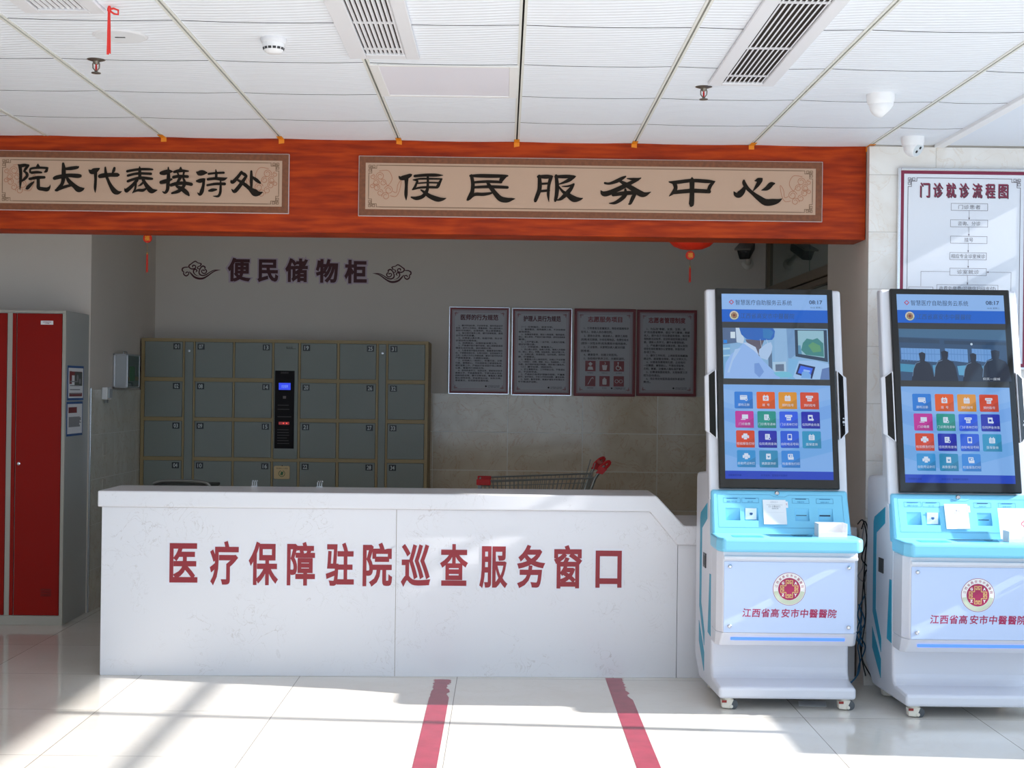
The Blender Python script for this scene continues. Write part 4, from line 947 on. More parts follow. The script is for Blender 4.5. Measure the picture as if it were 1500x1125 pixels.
    for k, chh in enumerate('江西省高安市中醫醫院'):
        A.text(chh, .085 + .0434 * (k + .5) + (.006 if k > 3 else 0), .092, .040, MAG, 'c', bold=.018, sx=.98, shear=.1, rot=random.uniform(-.04, .04))
    A.build('hospital_name', fp)
    for sx in (-.276, .276):
        for z in (.392, .668):
            MB().lathe([(.004, .006), (.009, .003), (.009, -.010), (.006, -.013), (0, -.0135)], (sx, -.006, z), ax='y', n=18).build('standoff_screw', STEEL, parent=fp, local=True, smooth=True)
    nv = Vector((0, -.065, -.055)).normalized()
    MB().prism([(-.265, .0265, .3270), (.265, .0265, .3270), (.265, .0195, .3365), (-.265, .0195, .3365)], [(-.265, .0205, .3220), (.265, .0205, .3220), (.265, .0135, .3315), (-.265, .0135, .3315)]).build('led_strip', KLED, **b)
    # side decals and vents
    for s in (-1, 1):
        xx = s * .3186
        def side(pts, nm='side_stripe', m=KTEAL):
            MB().prism([(xx * fl(y) - s * .001, y, z) for y, z in pts], [(xx * fl(y) + s * .0010, y, z) for y, z in pts]).build(nm, m, **b)
        side([(.33, .935), (.49, .875), (.505, .85), (.505, .41), (.37, .235), (.37, .30), (.46, .43), (.46, .80), (.33, .857)])
        side([(.51, .335), (.37, .20), (.37, .11), (.505, .235)])
        side([(.225, .60), (.255, .60), (.285, .315), (.215, .305)])
        MB().box(s * .300, s * .3405, .345, .425, .615, .685).build('side_grip', BLACK, **b)
        MB().box(s * .302, s * .3412, .357, .413, .627, .673).build('side_grip_recess', mat('grip_grey', (70, 72, 70), 0.6), **b)
    # casters
    for px_, py_ in ((-.272, .04), (.272, .04), (-.272, .48), (.272, .48)):
        k = random.choice((-1, 1)) * .25; c = MB()
        c.lathe([(.024, .004), (.026, -.004), (.022, -.010)], (px_, py_, .053), n=18)
        c.hexa([(px_ - .028, py_ - .020, .008), (px_ + .008, py_ - .020, .004), (px_ + .008, py_ + .018, .004), (px_ - .028, py_ + .018, .008), (px_ - .032, py_ - .022, .043), (px_ + .026, py_ - .022, .047), (px_ + .026, py_ + .018, .047), (px_ - .032, py_ + .018, .043)])
        c.lathe([(.008, -.002), (.009, -.006), (.004, -.008), (0, -.008)], (px_ + .014, py_ - .018, .014), ax='y', n=14)
        cs = c.build('caster', CREAM, bevel=0.003, **b)
        MB().lathe([(.013, -.015), (.0225, -.012), (.0225, .010), (.013, .013)], (px_ + .024, py_ - .002, .0226), ax='y', n=20).build('wheel', TYRE, parent=cs, local=True, smooth=True)
        MB().box(px_ - .030, px_ - .008, py_ - .0245, py_ - .018, .032, .043).build('brake_tab', TABRED, parent=cs, local=True)
    # cards on the console
    where = 'left kiosk below the nurse picture' if not rightside else 'right kiosk below the silhouette picture'
    n = MB().prism([C3(.246, .075, .004), C3(.356, .075, .004), C3(.356, .198, .004), C3(.246, .198, .004)], [C3(.246, .075, .007), C3(.356, .075, .007), C3(.356, .198, .007), C3(.246, .198, .007)])
    for i in range(len(n.v)): n.v[i] = tuple(Vector(n.v[i]) + rl)
    card = thing('notice_card', 'white printed card on the ' + where.replace('left kiosk', "left kiosk's console,").replace('right kiosk', "right kiosk's console,"), 'notice card', C3(.30, .075, .004) + rl, 'notice cards on the kiosks')
    n.build('sheet', PAPER, card)
    A = Art(co + cn * .0071, (1, 0, 0), cey, .0004); A.up(1)
    GR = mat('card_print', (120, 126, 136), 0.6)
    A.text('温馨提示', .300, .186, .009, mat('card_faint', (206, 208, 214), .6), 'c'); A.line([(.262, .172), (.340, .172)], .0008, GR); A.text('口 小票出口', .300, .164, .010, GR, 'c', bold=.01); A.text('请取走小票', .303, .154, .006, GR, 'c'); A.line([(.26, .135), (.345, .135)], .0005, mat('card_faint', (206, 208, 214), .6))
    A.rrect(.352, .158, .366, .190, .002, PAPER); A.up(); A.text('小票', .359, .174, .006, MAG, 'c', rot=PI / 2); A.build('print', card)
    return t, C3
K1, C3a = kiosk('left white and blue kiosk with a masked nurse on its screen', 1.333, 6.635, nurse_video, False)
K2, C3b = kiosk('right white and blue kiosk with four silhouettes on its screen, cut by the frame', 2.165, 6.505, group_video, True)

def paper_box(c, w, d, h, label, rot):
    t = thing('paper_box', label, 'paper box', c, 'white paper boxes on the kiosk shelves')
    ca, sa = math.cos(rot), math.sin(rot)
    def X(x, y, z): return (c[0] + x * ca - y * sa, c[1] + x * sa + y * ca, c[2] + z)
    q = MB(); e = .0025
    def bx(x0, x1, y0, y1, z0, z1): q.hexa([X(x0, y0, z0), X(x1, y0, z0), X(x1, y1, z0), X(x0, y1, z0), X(x0, y0, z1), X(x1, y0, z1), X(x1, y1, z1), X(x0, y1, z1)])
    bx(0, w, 0, d, 0, e); bx(0, w, d - e, d, e, h); bx(0, e, 0, d - e, e, h); bx(w - e, w, 0, d - e, e, h); bx(e, w - e, 0, e, e, h * .35)
    q.build('tray', PAPER, t)
    q = MB(); random.seed(3)
    for k in range(14):
        x, y = random.uniform(.02, w - .03), random.uniform(.012, d - .02); a = random.uniform(0, 3)
        q.hexa([X(x + dx * math.cos(a) * .008 - dy * .006 * math.sin(a), y + dx * math.sin(a) * .006 + dy * math.cos(a) * .006, z) for z in (e + .0002, e + .003) for dx, dy in ((-1, -1), (1, -1), (1, 1), (-1, 1))])
    q.build('paper_slips', mat('slip_paper', (214, 216, 220), 0.7), t)
    return t
rl1, rl2 = root_loc(K1), root_loc(K2)
paper_box((rl1.x + .145, rl1.y + .045, .803), .135, .085, .062, 'white paper box on the right end of the left kiosk\'s blue shelf', .02)
paper_box((rl2.x + .155, rl2.y + .035, .803), .15, .085, .050, 'white paper box on the right kiosk\'s blue shelf, in front of the leaflet', .0)
# leaflet with the red cross behind the box on the right kiosk
lf = thing('leaflet', 'white leaflet with a small pink cross outline leaning on the right kiosk console', 'leaflet', (rl2.x + .23, rl2.y + .125, .806))
o = Vector((rl2.x + .148, rl2.y + .126, .8065)); e2 = Vector((0, .34, .94)).normalized(); nn = Vector((1, 0, 0)).cross(e2)
MB().prism([o, o + Vector((.17, 0, 0)), o + Vector((.17, 0, 0)) + e2 * .15, o + e2 * .15], [x + nn * .002 for x in (o, o + Vector((.17, 0, 0)), o + Vector((.17, 0, 0)) + e2 * .15, o + e2 * .15)]).build('sheet', PAPER, lf)
A = Art(o + nn * .002, (1, 0, 0), e2, .0004); A.up()
PK = mat('pink_print', (232, 104, 124), 0.5); x, y, r = .118, .075, .010
A.line([(x - r * .5, y + r * 1.4), (x + r * .5, y + r * 1.4), (x + r * .6, y + r * .6), (x + r * 1.4, y + r * .5), (x + r * 1.4, y - r * .5), (x + r * .6, y - r * .6), (x + r * .5, y - r * 1.4), (x - r * .5, y - r * 1.4), (x - r * .6, y - r * .6), (x - r * 1.4, y - r * .5), (x - r * 1.4, y + r * .5), (x - r * .6, y + r * .6), (x - r * .5, y + r * 1.4)], .0035, PK)
A.build('cross_print', lf)
# sheet on the floor under the left kiosk
a_, b_ = PZ(1170, 1034, .001), PZ(1212, 1036, .001)
tag(MB().hexa([(a_.x, a_.y, .0008), (b_.x, a_.y - .01, .0008), (b_.x + .02, a_.y + .10, .0008), (a_.x + .02, a_.y + .11, .0008), (a_.x, a_.y, .0016), (b_.x, a_.y - .01, .0016), (b_.x + .02, a_.y + .10, .0016), (a_.x + .02, a_.y + .11, .0016)]).build('paper_sheet', mat('floor_paper', (222, 222, 222), .5)), 'loose white sheet of paper on the floor under the left kiosk', 'paper')

# ================================================================== cables between the kiosks
random.seed(11)
CB, CT = mat('cable_black', (26, 28, 30), 0.5), mat('cable_blue', (18, 84, 120), 0.45)
yy = 7.215
du = MB(); d0, d1 = P(1250, 772, 7.23), P(1272, 785, 7.23)
du.box(1.80 + .045, 1.965, 7.205, 7.24, d0.z - .035, d0.z + .02)
duct = thing('cable_duct', 'white cable duct with sockets on the tiled wall between the kiosks', 'cable duct', (1.9, 7.24, d0.z))
du.build('duct', mat('duct_white', (232, 230, 226), .4), duct, bevel=.003)
MB().box(1.846, 1.964, 7.2045, 7.2055, d0.z - .010, d0.z - .007).build('seam', jm, duct)
def cab(name, pts, m, r=.0035):
    p3 = [tuple(P(u, v, Y)) for u, v, Y in pts]
    p3 = [(x, max(min(y, 7.230), 7.185 if z > .10 else y), max(z, .005)) for x, y, z in p3]
    return MB().tube(spline(p3, 8), r, 7).build(name, m, bundle, smooth=True)
bundle = thing('cable_bundle', 'bundle of black and blue cables hanging down between the two kiosks', 'cables', (1.95, 7.2, 0))
cab('black_cable', [(1262, 775, 7.2), (1268, 764, 7.17), (1272, 780, 7.18), (1268, 810, 7.2), (1266, 850, 7.18), (1270, 900, 7.16), (1266, 940, 7.15), (1268, 970, 7.12), (1282, 1000, 7.05)], CB)
cab('black_cable', [(1256, 768, 7.2), (1266, 763, 7.16), (1270, 790, 7.18), (1264, 818, 7.16), (1272, 832, 7.17), (1266, 846, 7.18), (1262, 900, 7.18), (1262, 950, 7.16), (1268, 990, 7.1)], CB)
cab('blue_cable', [(1258, 885, 7.19), (1264, 905, 7.16), (1262, 930, 7.15), (1270, 950, 7.15), (1262, 975, 7.14), (1254, 992, 7.1), (1242, 1002, 7.0)], CT)
cab('blue_cable', [(1268, 870, 7.18), (1259, 900, 7.15), (1266, 925, 7.14), (1260, 948, 7.14), (1264, 968, 7.12), (1258, 985, 7.08), (1246, 1001, 7.0)], CT)
cab('blue_cable', [(1262, 890, 7.15), (1270, 915, 7.14), (1258, 935, 7.13), (1268, 950, 7.13), (1258, 930, 7.14), (1266, 900, 7.15)], CT)
cab('grey_cable', [(1266, 770, 7.2), (1262, 800, 7.19), (1266, 830, 7.16), (1258, 845, 7.17), (1267, 852, 7.18), (1268, 835, 7.19)], mat('cable_grey', (120, 122, 124), .5), .003)

# ================================================================== flow chart board on the tiled wall
def axis_board(u0, v1, u1, v0, Y):
    a = P(u0, v1, Y); b = P(u1, v0 + 0.0125 * (u1 - u0), Y); return a.x, a.z, b.x - a.x, P(u0, v0, Y).z - a.z
FY = 7.24 - 0.02
x0, z0, w, h = axis_board(1312, 540, 1510, 245, FY)
t = thing('flow_chart_board', 'silver-framed flow chart with dark red border on the tiled wall above the right kiosk', 'notice board', (x0 + w / 2, 7.24, z0))
fr = MB(); e = .016
fr.box(x0, x0 + e, FY - .004, 7.2395, z0, z0 + h); fr.box(x0 + w - e, x0 + w, FY - .004, 7.2395, z0, z0 + h); fr.box(x0 + e, x0 + w - e, FY - .004, 7.2395, z0, z0 + e); fr.box(x0 + e, x0 + w - e, FY - .004, 7.2395, z0 + h - e, z0 + h)
fr.build('frame', SILVER, t, bevel=.004)
CHPAPER = mat('chart_paper', (226, 230, 238), .3); CHRED = mat('chart_red', (128, 26, 62), .35); CHLINE = mat('chart_line', (84, 74, 84), .5); CHSH = mat('chart_title_shadow', (70, 62, 70), .5)
MB().box(x0 + e, x0 + w - e, FY, 7.2395, z0 + e, z0 + h - e).build('panel', CHPAPER, t)
def fa(): 
    A = Art((x0, FY, z0), step=.0003); A.up(2); return A
U = lambda u: P(u, 400, FY).x - x0
def UV(u, v): q = P(u, v, FY); return q.x - x0, q.z - z0
A = fa(); A.frame(e, e, w - e, h - e, .016, CHRED); A.build('red_border', t)
A = fa(); i = .052; fu = .0068
for sx, cx in ((1, i), (-1, w - i)):
    for sy, czz in ((1, i), (-1, h - i)): fret(A, cx, czz, sx, sy, fu, .0025, CHLINE)
    A.line([(cx, i + 9 * fu), (cx, h - i - 9 * fu)], .0025, CHLINE)
for zz in (i, h - i): A.line([(i + 9 * fu, zz), (w - i - 9 * fu, zz)], .0025, CHLINE)
A.build('fret_border', t)
A = fa(); xt, zt = UV(1412, 279); wd = U(1477) - U(1346)
for k, chh in enumerate('门诊就诊流程图'):
    xk = xt + (k - 3) * wd * .146
    A.text(chh, xk + .004, zt - .003, .074, CHSH, 'c', bold=.018, width=wd * .108)
A.up(2)
for k, chh in enumerate('门诊就诊流程图'): A.text(chh, xt + (k - 3) * wd * .146, zt, .074, CHRED, 'c', bold=.018, width=wd * .108)
A.build('title', t)
A = fa(); 
rows = [('门诊患者', 1393, 1447, 303), ('咨询、分诊', 1392, 1447, 327), ('挂号', 1392, 1446, 351), ('相应专业诊室候诊', 1391, 1445, 375), ('诊室就诊', 1391, 1445, 398), ('收费处缴费(可微信扫码支付)', 1372, 1462, 422)]
GREYT = mat('chart_text', (104, 104, 112), .5); prev = None
for tx, ua, ub, v in rows:
    xa, zc = UV(ua, v); xb, _ = UV(ub, v); A.frame(xa, zc - .0185, xb, zc + .0185, .0016, CHLINE)
    A.text(tx, (xa + xb) / 2, zc, .022, GREYT, 'c', width=(xb - xa) * (.5 if len(tx) < 4 else .6 if len(tx) < 6 else .92) if len(tx) != 2 else None)
    xm = (xa + xb) / 2
    if prev is not None: A.line([(xm, prev - .0185), (xm, zc + .0185)], .0014, CHLINE); A.face([(xm, zc + .0185), (xm - .004, zc + .029), (xm + .004, zc + .029)], CHLINE)
    prev = zc
xa, zc = UV(1391, 398); xb, _ = UV(1445, 398); xl, _ = UV(1349, 398); xr, _ = UV(1481, 398)
A.line([(xa, zc), (xl, zc), (xl, zc - .075)], .0014, CHLINE); A.line([(xr, zc - .15), (xr, zc), (xb, zc)], .0014, CHLINE); A.face([(xb, zc), (xb + .010, zc + .004), (xb + .010, zc - .004)], CHLINE)
A.frame(UV(1331, 398)[0], zc - .115, UV(1367, 398)[0], zc - .078, .0016, CHLINE)
A.build('chart_print', t)

# ================================================================== four framed notices on the back wall
NP = mat('notice_paper', (176, 174, 178), .35, spec=.3); NR = mat('notice_red', (128, 34, 38), .4); NT = mat('notice_text', (44, 36, 38), .6); NB = mat('notice_margin', (156, 140, 142), .4, spec=.3)
NOTES = [
 ('医师的行为规范', True, ['　　1、遵守劳动纪律，不迟到早退，按时完成诊疗', '任务，坚守工作岗位，尊重患者，热心服务病人', '按时书写病历，合理用药，防止差错事故。', '　　2、每日按时查房上岗，遵守规章制度，提高', '诊疗技术和质量。', '　　3、对患者认真负责，检查仔细，防止误', '诊误治和过度检查。', '　　4、因病施治，合理检查收费工作。', '　　5、严格遵守医疗操作规程，细心观察患者病', '情变化及时处理，做好病程记录。', '　　6、为患者保守隐私和秘密，尊重患者知情权', '利，不索要收受红包，礼物与回扣，自觉抵制不正', '之风，以病人为中心改善态度，廉洁行医作风优良', '严禁推诿患者，方便群众就医。', '　　7、对待病人一视同仁，和蔼可亲，文明', '行医，解释耐心，不利用职务之便谋取私利，', '做好宣教工作，严格执行各项医疗核心制度。', '认真，尊重同行团结互助。', '　　8、坚持终身学习，钻研业务，更新知识技术', '提高水平，不做虚假宣传，不参与商业活动，', '因病用药合理，遵守法律法规，尊重病人意愿', '服从领导安排，积极参加公益，如实反映。', '患者意见，自觉接受监督检查。'], None),
 ('护理人员行为规范', True, ['　　（一）仪表端庄，语言文明。', '　　1、着装整洁，佩带胸牌上岗，不浓妆艳抹', '首饰得体。', '　　2、热情接待患者，做好入院宣教，微笑服务，', '细心，耐心周到，严格执行查对制度，按时巡视病房', '解答。', '　　3、工作严谨认真，一丝不苟，认真执行医嘱，', '做好护理记录。', '　　（二）文明服务，尊重病人。', '　　1、关心病人疾苦，急病人所急，想病人所想解', '忧，细心，爱心，同情，体贴周到，做好护理工作。', '　　2、文明礼貌，用语规范，动作轻柔，保持安', '静，环境整洁。', '　　3、尊重病人的人格和权利，对病人不论贫富', '人，一视同仁，同情，理解，关心，热诚服务，一切', '为病，执行保护性医疗制度，保护病人隐私权。', '　　（三）遵守纪律，团结协作。', '　　1、护士尊敬师长，工作积极主动，不推诿扯', '皮，不迟到早退。', '　　2、严格执行各项护理操作规程，不擅离', '职守，坚守岗位，不在工作时间闲聊，廉洁自律。', '　　3、钻研，勤学苦练，提高护理技术和理论水', '平不断进步创新。'], None),
 ('志愿服务项目', False, ['　　1、引导患者及家属就诊，帮助老弱病残孕', '取号人，协助人员办理住院。', '　　2、服务台咨询，接送病人，提供工具租', '(轮椅)老花眼镜，针线包等物品，免费饮用水', '(提供一次性水杯)和免费雨伞借用服务。', '　　3、义诊服务，关爱帮扶病人解决问题', '困难者。', '　　4、健康宣传，创建文明医院。', '　　5、协助维护秩序卫生，共建和谐院。'], True),
 ('志愿者管理制度', False, ['　　1、为弘扬“奉献、友爱、互助、进', '步”的志愿者精神，倡议“学习雷锋，奉献', '他人，提升自己”的志愿服务理念，规范管', '理制度活动有序，促进和谐医院建设再发', '展，请新人员学习，遵守本管理制度。', '　　2、严格遵守国家法律法规，服从医院', '领导安排和管理办公室管理，积极完成', '各项工作。', '　　3、遵守工作时间，上岗前签到佩戴胸', '牌证件、服装整洁得体，举止文明大方。', '　　4、对患者热情周到礼貌，主动询问', '一切需要，解答耐心，不得收受财物，', '文明，尊重，注重病人隐私保护意识。', '　　5、如需请假提前报告，无故缺席三次', '视为自动退出。', '　　6、违反规定给医院造成损失者追究', '责任。'], None)]
QU = [(656.5, 577, 747, 449), (748.5, 579, 838.5, 451), (840, 580, 931.5, 452), (932, 580, 1021, 453.5)]
LAB = ['framed notice in a silver edge titled 医师的行为规范, next to the lockers', 'framed notice in a silver edge titled 护理人员行为规范, second from the lockers', 'dark red bordered notice with six red pictogram squares', 'dark red bordered notice of plain text, nearest the right kiosk']
for (title, silver, lines, icons), (ua, vb, ub, vt), lb in zip(NOTES, QU, LAB):
    Y = BACK_Y - .018; x0, z0, w, h = axis_board(ua, vb, ub, vt, Y)
    t = thing('wall_notice', lb, 'wall notice', (x0 + w / 2, BACK_Y, z0), 'framed notices on the back wall')
    e = .008 if silver else .006
    fr = MB()
    for bx in ((x0, x0 + e, z0, z0 + h), (x0 + w - e, x0 + w, z0, z0 + h), (x0 + e, x0 + w - e, z0, z0 + e), (x0 + e, x0 + w - e, z0 + h - e, z0 + h)): fr.box(bx[0], bx[1], Y - .004, BACK_Y - .0005, bx[2], bx[3])
    fr.build('frame', SILVER if silver else NR, t, bevel=.002)
    MB().box(x0 + e, x0 + w - e, Y, BACK_Y - .0005, z0 + e, z0 + h - e).build('panel', NR, t)
    def na(l=2):
        A = Art((x0, Y, z0), step=.0004); A.up(l); return A
    A = na(); bw = .021; A.rect(bw, bw, w - bw, h - bw, NB); A.up(); A.rect(bw + .012, bw + .012, w - bw - .012, h - bw - .012, NP); A.build('sheet', t)
    A = na(4); i = bw + .020; fu = .0042
    for sx, cx in ((1, i), (-1, w - i)):
        for sy, czz in ((1, i), (-1, h - i)): fret(A, cx, czz, sx, sy, fu, .0018, NR)
        A.line([(cx, i + 9 * fu), (cx, h - i - 9 * fu)], .0016, NR)
    for zz in (i, h - i): A.line([(i + 9 * fu, zz), (w - i - 9 * fu, zz)], .0016, NR)
    A.build('fret_border', t)
    A = na(4); tt = h - .092; A.text(title, w / 2, tt + .012, .042, NR if not silver else mat('notice_title_dark', (84, 22, 30), .5), 'c', bold=.028, width=w * (.56 if len(title) < 7 else .62)); A.build('title', t)
    A = na(4); nl = len(lines); top = tt - .042; bot = .095 if not icons else h * .41
    for k, ln in enumerate(lines):
        ind = ln.startswith('　'); s = ln.lstrip('　'); zz = top - (top - bot) * (k + .5) / nl
        A.text(s, .052 + (.022 if ind else 0), zz, min(.0185, (top - bot) / nl * .72), NT, 'l', bold=.02, width=min((w - .104 - (.022 if ind else 0)), len(s) * .0185))
    A.build('body_text', t)
    A = na(4); A.disc(w * .62, .062, .007, NT); A.text('江西省高安市中医医院', w * .645, .065, .010, NT, 'l', width=w * .2); A.text('志愿服务', w * .645, .055, .007, NT, 'l', width=w * .2)
    A.build('hospital_mark', t)
    if icons:
        IW = mat('pictogram_white', (206, 200, 200), .5); s = .079
        for r in range(2):
            for c in range(3):
                A = na(4); cx = w * .27 + c * w * .232; czz = h * .345 - r * h * .172
                A.rect(cx - s / 2, czz - s / 2, cx + s / 2, czz + s / 2, NR); A.up(); k = r * 3 + c
                if k == 0: A.disc(cx, czz + .014, .012, IW); A.face([(cx - .020, czz + .014), (cx, czz + .032), (cx + .020, czz + .014), (cx, czz + .020)], IW); A.face([(cx - .022, czz - .028), (cx - .016, czz - .006), (cx, czz - .002), (cx + .016, czz - .006), (cx + .022, czz - .028)], IW)
                elif k == 1: A.face([(cx - .020, czz + .008), (cx + .020, czz + .008), (cx + .014, czz - .030), (cx - .014, czz - .030)], IW); A.line([(cx, czz + .012), (cx + .006, czz + .022), (cx, czz + .032)], .004, IW, smooth=True)
                elif k == 2: A.disc(cx - .006, czz + .026, .006, IW); A.line([(cx - .006, czz + .02), (cx - .006, czz - .004), (cx + .012, czz - .004), (cx + .020, czz - .024)], .005, IW); A.ring(cx - .006, czz - .012, .013, .018, IW, 24, 90, 380)
                elif k == 3: A.line([(cx - .018, czz - .026), (cx + .010, czz + .024), (cx + .020, czz + .026), (cx + .022, czz + .016)], .004, IW)
                elif k == 4: A.rrect(cx - .016, czz - .026, cx + .016, czz + .010, .006, IW); A.disc(cx, czz + .012, .016, IW, ry=.007); A.face([(cx - .008, czz + .016), (cx + .008, czz + .016), (cx + .004, czz + .028), (cx - .006, czz + .026)], IW)
                else: A.ring(cx - .016, czz, .011, .014, IW, 24); A.ring(cx + .016, czz, .011, .014, IW, 24); A.line([(cx - .003, czz + .002), (cx + .003, czz + .002)], .003, IW)
                A.up(); A.text(['咨询服务', '免费饮水', '轮椅借用', '拐杖租用', '针线包', '老花眼镜'][k], cx, czz - s / 2 - .013, .011, NT, 'c', bold=.01)
                A.build('pictogram', t)

# ================================================================== lettering and cloud decals on the back wall
WL = mat('wall_letter_red', (74, 14, 22), .5); HAL2 = mat('wall_letter_edge', (196, 178, 190), .6)
p = P(437, 398, BACK_Y)
t = thing('wall_lettering', 'five dark red characters 便民储物柜 with pale edges on the wall above the lockers', 'wall lettering', p)
for ch, u, v in zip('便民储物柜', (350.5, 392.5, 434.5, 479, 521), (395, 395.5, 396, 397, 398)):
    q = P(u, v, BACK_Y); A = Art((q.x, BACK_Y, q.z), step=.0006)
    A.text(ch, 0, 0, .172, HAL2, 'c', bold=.085, sx=.97); A.up(2); A.text(ch, 0, 0, .172, WL, 'c', bold=.036, sx=.93); A.build('character', t)
CL = [[(420,525,14),(470,580,30),(560,670,40),(680,712,44),(800,705,40),(920,640,30),(1030,560,26),(1130,505,20),(1280,475,4)],
 [(1250,475,4),(1100,485,18),(980,540,20),(880,605,26),(780,630,28),(700,590,30),(690,510,26),(730,420,26),(790,370,30),(850,400,30),(845,440,20),(890,500,28),(870,560,24),(800,570,24),(755,520,22),(775,480,20),(830,490,30)],
 [(700,645,6),(620,630,14),(550,570,24),(535,490,28),(590,460,28),(630,500,24),(600,530,18)],
 [(720,350,20),(745,320,30),(720,295,22),(650,280,20),(590,240,24),(530,265,24),(470,310,24),(410,360,28),(430,420,26),(500,450,28),(590,420,24),(580,360,24),(520,350,26),(510,390,26)],
 [(740,365,14),(660,390,22),(645,435,22),(700,450,16)], [(410,395,14),(350,400,22),(290,405,24),(230,440,30),(230,500,28),(265,530,22),(265,590,26),(330,640,28),(395,600,24),(400,550,20),(350,535,24),(320,565,22)]]
for side, lab in ((0, 'dark red cloud scroll decal left of the wall characters'), (1, 'dark red cloud scroll decal right of the wall characters')):
    fn = (lambda x, y: (255 + x / 18.75, 370 + y / 18.75)) if not side else (lambda x, y: (614 - x / 18.75, 375 + y / 18.75))
    c = P(294 if not side else 577, 397 if not side else 402, BACK_Y); A = Art((c.x, BACK_Y, c.z), step=.0008)
    for s in CL:
        A.brush([(P(*fn(x, y), BACK_Y).x - c.x, P(*fn(x, y), BACK_Y).z - c.z, w * 1.3 / 18.75 * BACK_Y / F) for x, y, w in s], WL)
    o = A.build('cloud_decal'); tag(o, lab, 'wall decal', 'cloud decals beside the wall lettering')

# ================================================================== numbered locker bank
LY, LD = 10.50, .44
LKG = mat('locker_grey_green', (128, 133, 125), .45, bump=.02, bscale=300); LKT = mat('locker_tan', (160, 138, 96), .5); PLB = mat('plate_black', (22, 24, 24), .4); PLW = mat('plate_white', (206, 210, 206), .5)
SHADOWGAP = mat('locker_gap', (44, 40, 34), .8)
ux = lambda u, v=600: P(u, v, LY).x
zz = lambda v, u=415: P(u, v, LY).z
xl, xr = ux(206), ux(626.5); ztop = zz(497.5)
t = thing('locker_bank', 'wide grey-green bank of numbered storage lockers with tan edges and control panel', 'lockers', ((xl + xr) / 2, LY + LD / 2, 0))
MB().box(xl, xr, LY + .014, LY + LD, .04, ztop).box(xl + .02, xr - .02, LY + .03, LY + LD - .02, 0, .04).build('carcass', LKT, t, bevel=.004)
zt_ = [zz(502.5) - (zz(502.5) - zz(560.5)) * k for k in range(6)]; dh = zz(502.5) - zz(554.5)
cols = [(211.5, 266.5, 'r'), (285.5, 340, 'l'), (343.5, 397.5, 'r'), (440, 492.5, 'l'), (497, 550, 'r'), (568, 621.5, 'l')]
# tan face frame: verticals and rails
xs = [(ux(a), ux(b)) for a, b, _ in cols]; strips = [(ux(270), ux(282)), (ux(401), ux(436)), (ux(554), ux(564.5))]
allx = sorted(xs + strips)
fr = MB(); cur = xl
for a, b in allx:
    fr.box(cur, a - .003, LY, LY + .014, .04, ztop); cur = b + .003
fr.box(cur, xr, LY, LY + .014, .04, ztop)
for a, b in xs:
    zc = [ztop] + zt_
    prev = ztop
    for zk in zt_:
        fr.box(a - .003, b + .003, LY, LY + .014, zk + .003, prev); prev = zk - dh - .003
    fr.box(a - .003, b + .003, LY, LY + .014, .04, prev)
for a, b in strips: fr.box(a - .003, b + .003, LY, LY + .014, zt_[0] + .003, ztop)
fr.build('face_frame', LKT, t)
n = 0
for ci, (a, b) in enumerate(xs):
    for k in range(6):
        n += 1; z1 = zt_[k]; z0_ = max(z1 - dh, .05)
        d = MB().box(a, b, LY - .002, LY + .012, z0_, z1).build('locker_door', LKG, t, bevel=.002)
        pw, ph = .052, .044; px_ = (b - .016 - pw) if cols[ci][2] == 'r' else a + .014
        A = Art((px_, LY - .002, z1 - .012 - ph), step=.0008); A.rect(0, 0, pw, ph, PLB); A.up(2)
        A.text('%02d' % n, pw / 2, ph / 2, ph * .68, PLW, 'c', bold=.016, width=pw * .60); A.build('number_plate', d)
for k, (a, b) in enumerate(strips):
    if k == 1: continue
    s = MB().box(a, b, LY - .001, LY + .012, .05, zt_[0]).build('service_strip', LKG, t, bevel=.002)
    MB().lathe([(.009, .002), (.009, -.004), (.004, -.005), (0, -.005)], ((a + b) / 2, LY - .001, zt_[0] - .065), ax='y', n=14).build('lock', ALU, s, smooth=True)
a, b = strips[1]
zs = zz(672)
cp = MB().box(a, b, LY - .002, LY + .012, zs, zt_[0]).build('control_door', LKG, t, bevel=.002)
A = Art((a, LY - .002, zz(511)), step=.0008); A.text('寄存柜', (b - a) * .48, .010, .014, NT, 'l', width=.05); A.rect((b - a) * .5, .0, (b - a) * .9, .003, NT); A.build('maker_strip', cp)
fr2 = MB().box(a - .003, b + .003, LY, LY + .014, zz(676), zs - .003); fr2.build('rail', LKT, t)
MB().box(a, b, LY - .002, LY + .012, .05, zz(676) - .003).build('lower_door', LKG, t, bevel=.002)
pa, pb, pz0, pz1 = ux(402.5), ux(431), zz(657), zz(543)
pan = MB().box(pa, pb, LY - .006, LY - .002, pz0, pz1).build('control_panel', mat('panel_black', (20, 13, 13), .5, spec=.15), cp, bevel=.001)
def lpx(u, v): q = P(u, v, LY); return q.x - pa, q.z - pz0
A = Art((pa, LY - .006, pz0), step=.0008); A.up()
x0, y0 = lpx(408.5, 571); x1, y1 = lpx(426, 561); A.rect(x0, y0, x1, y1, mat('lcd_blue', (10, 10, 40), .3, emit=(36, 66, 255), es=.8)); A.up()
A.text('欢迎使用', (x0 + x1) / 2, (y0 + y1) / 2, .022, mat('lcd_text', (10, 10, 20), .3, emit=(140, 170, 255), es=.9), 'c', width=(x1 - x0) * .55); A.build('lcd_display', cp)
A = Art((pa, LY - .006, pz0), step=.0008); A.up(); x0, y0 = lpx(408.5, 622); x1, y1 = lpx(424, 618); A.rect(x0, y0, x1, y1, mat('led_dim', (40, 6, 4), .3, emit=(150, 20, 10), es=.6)); A.up()
for k in (.45, .75): A.disc(x0 + (x1 - x0) * k, (y0 + y1) / 2, .005, mat('led_red', (60, 6, 4), .3, emit=(255, 70, 50), es=1.2), 12)
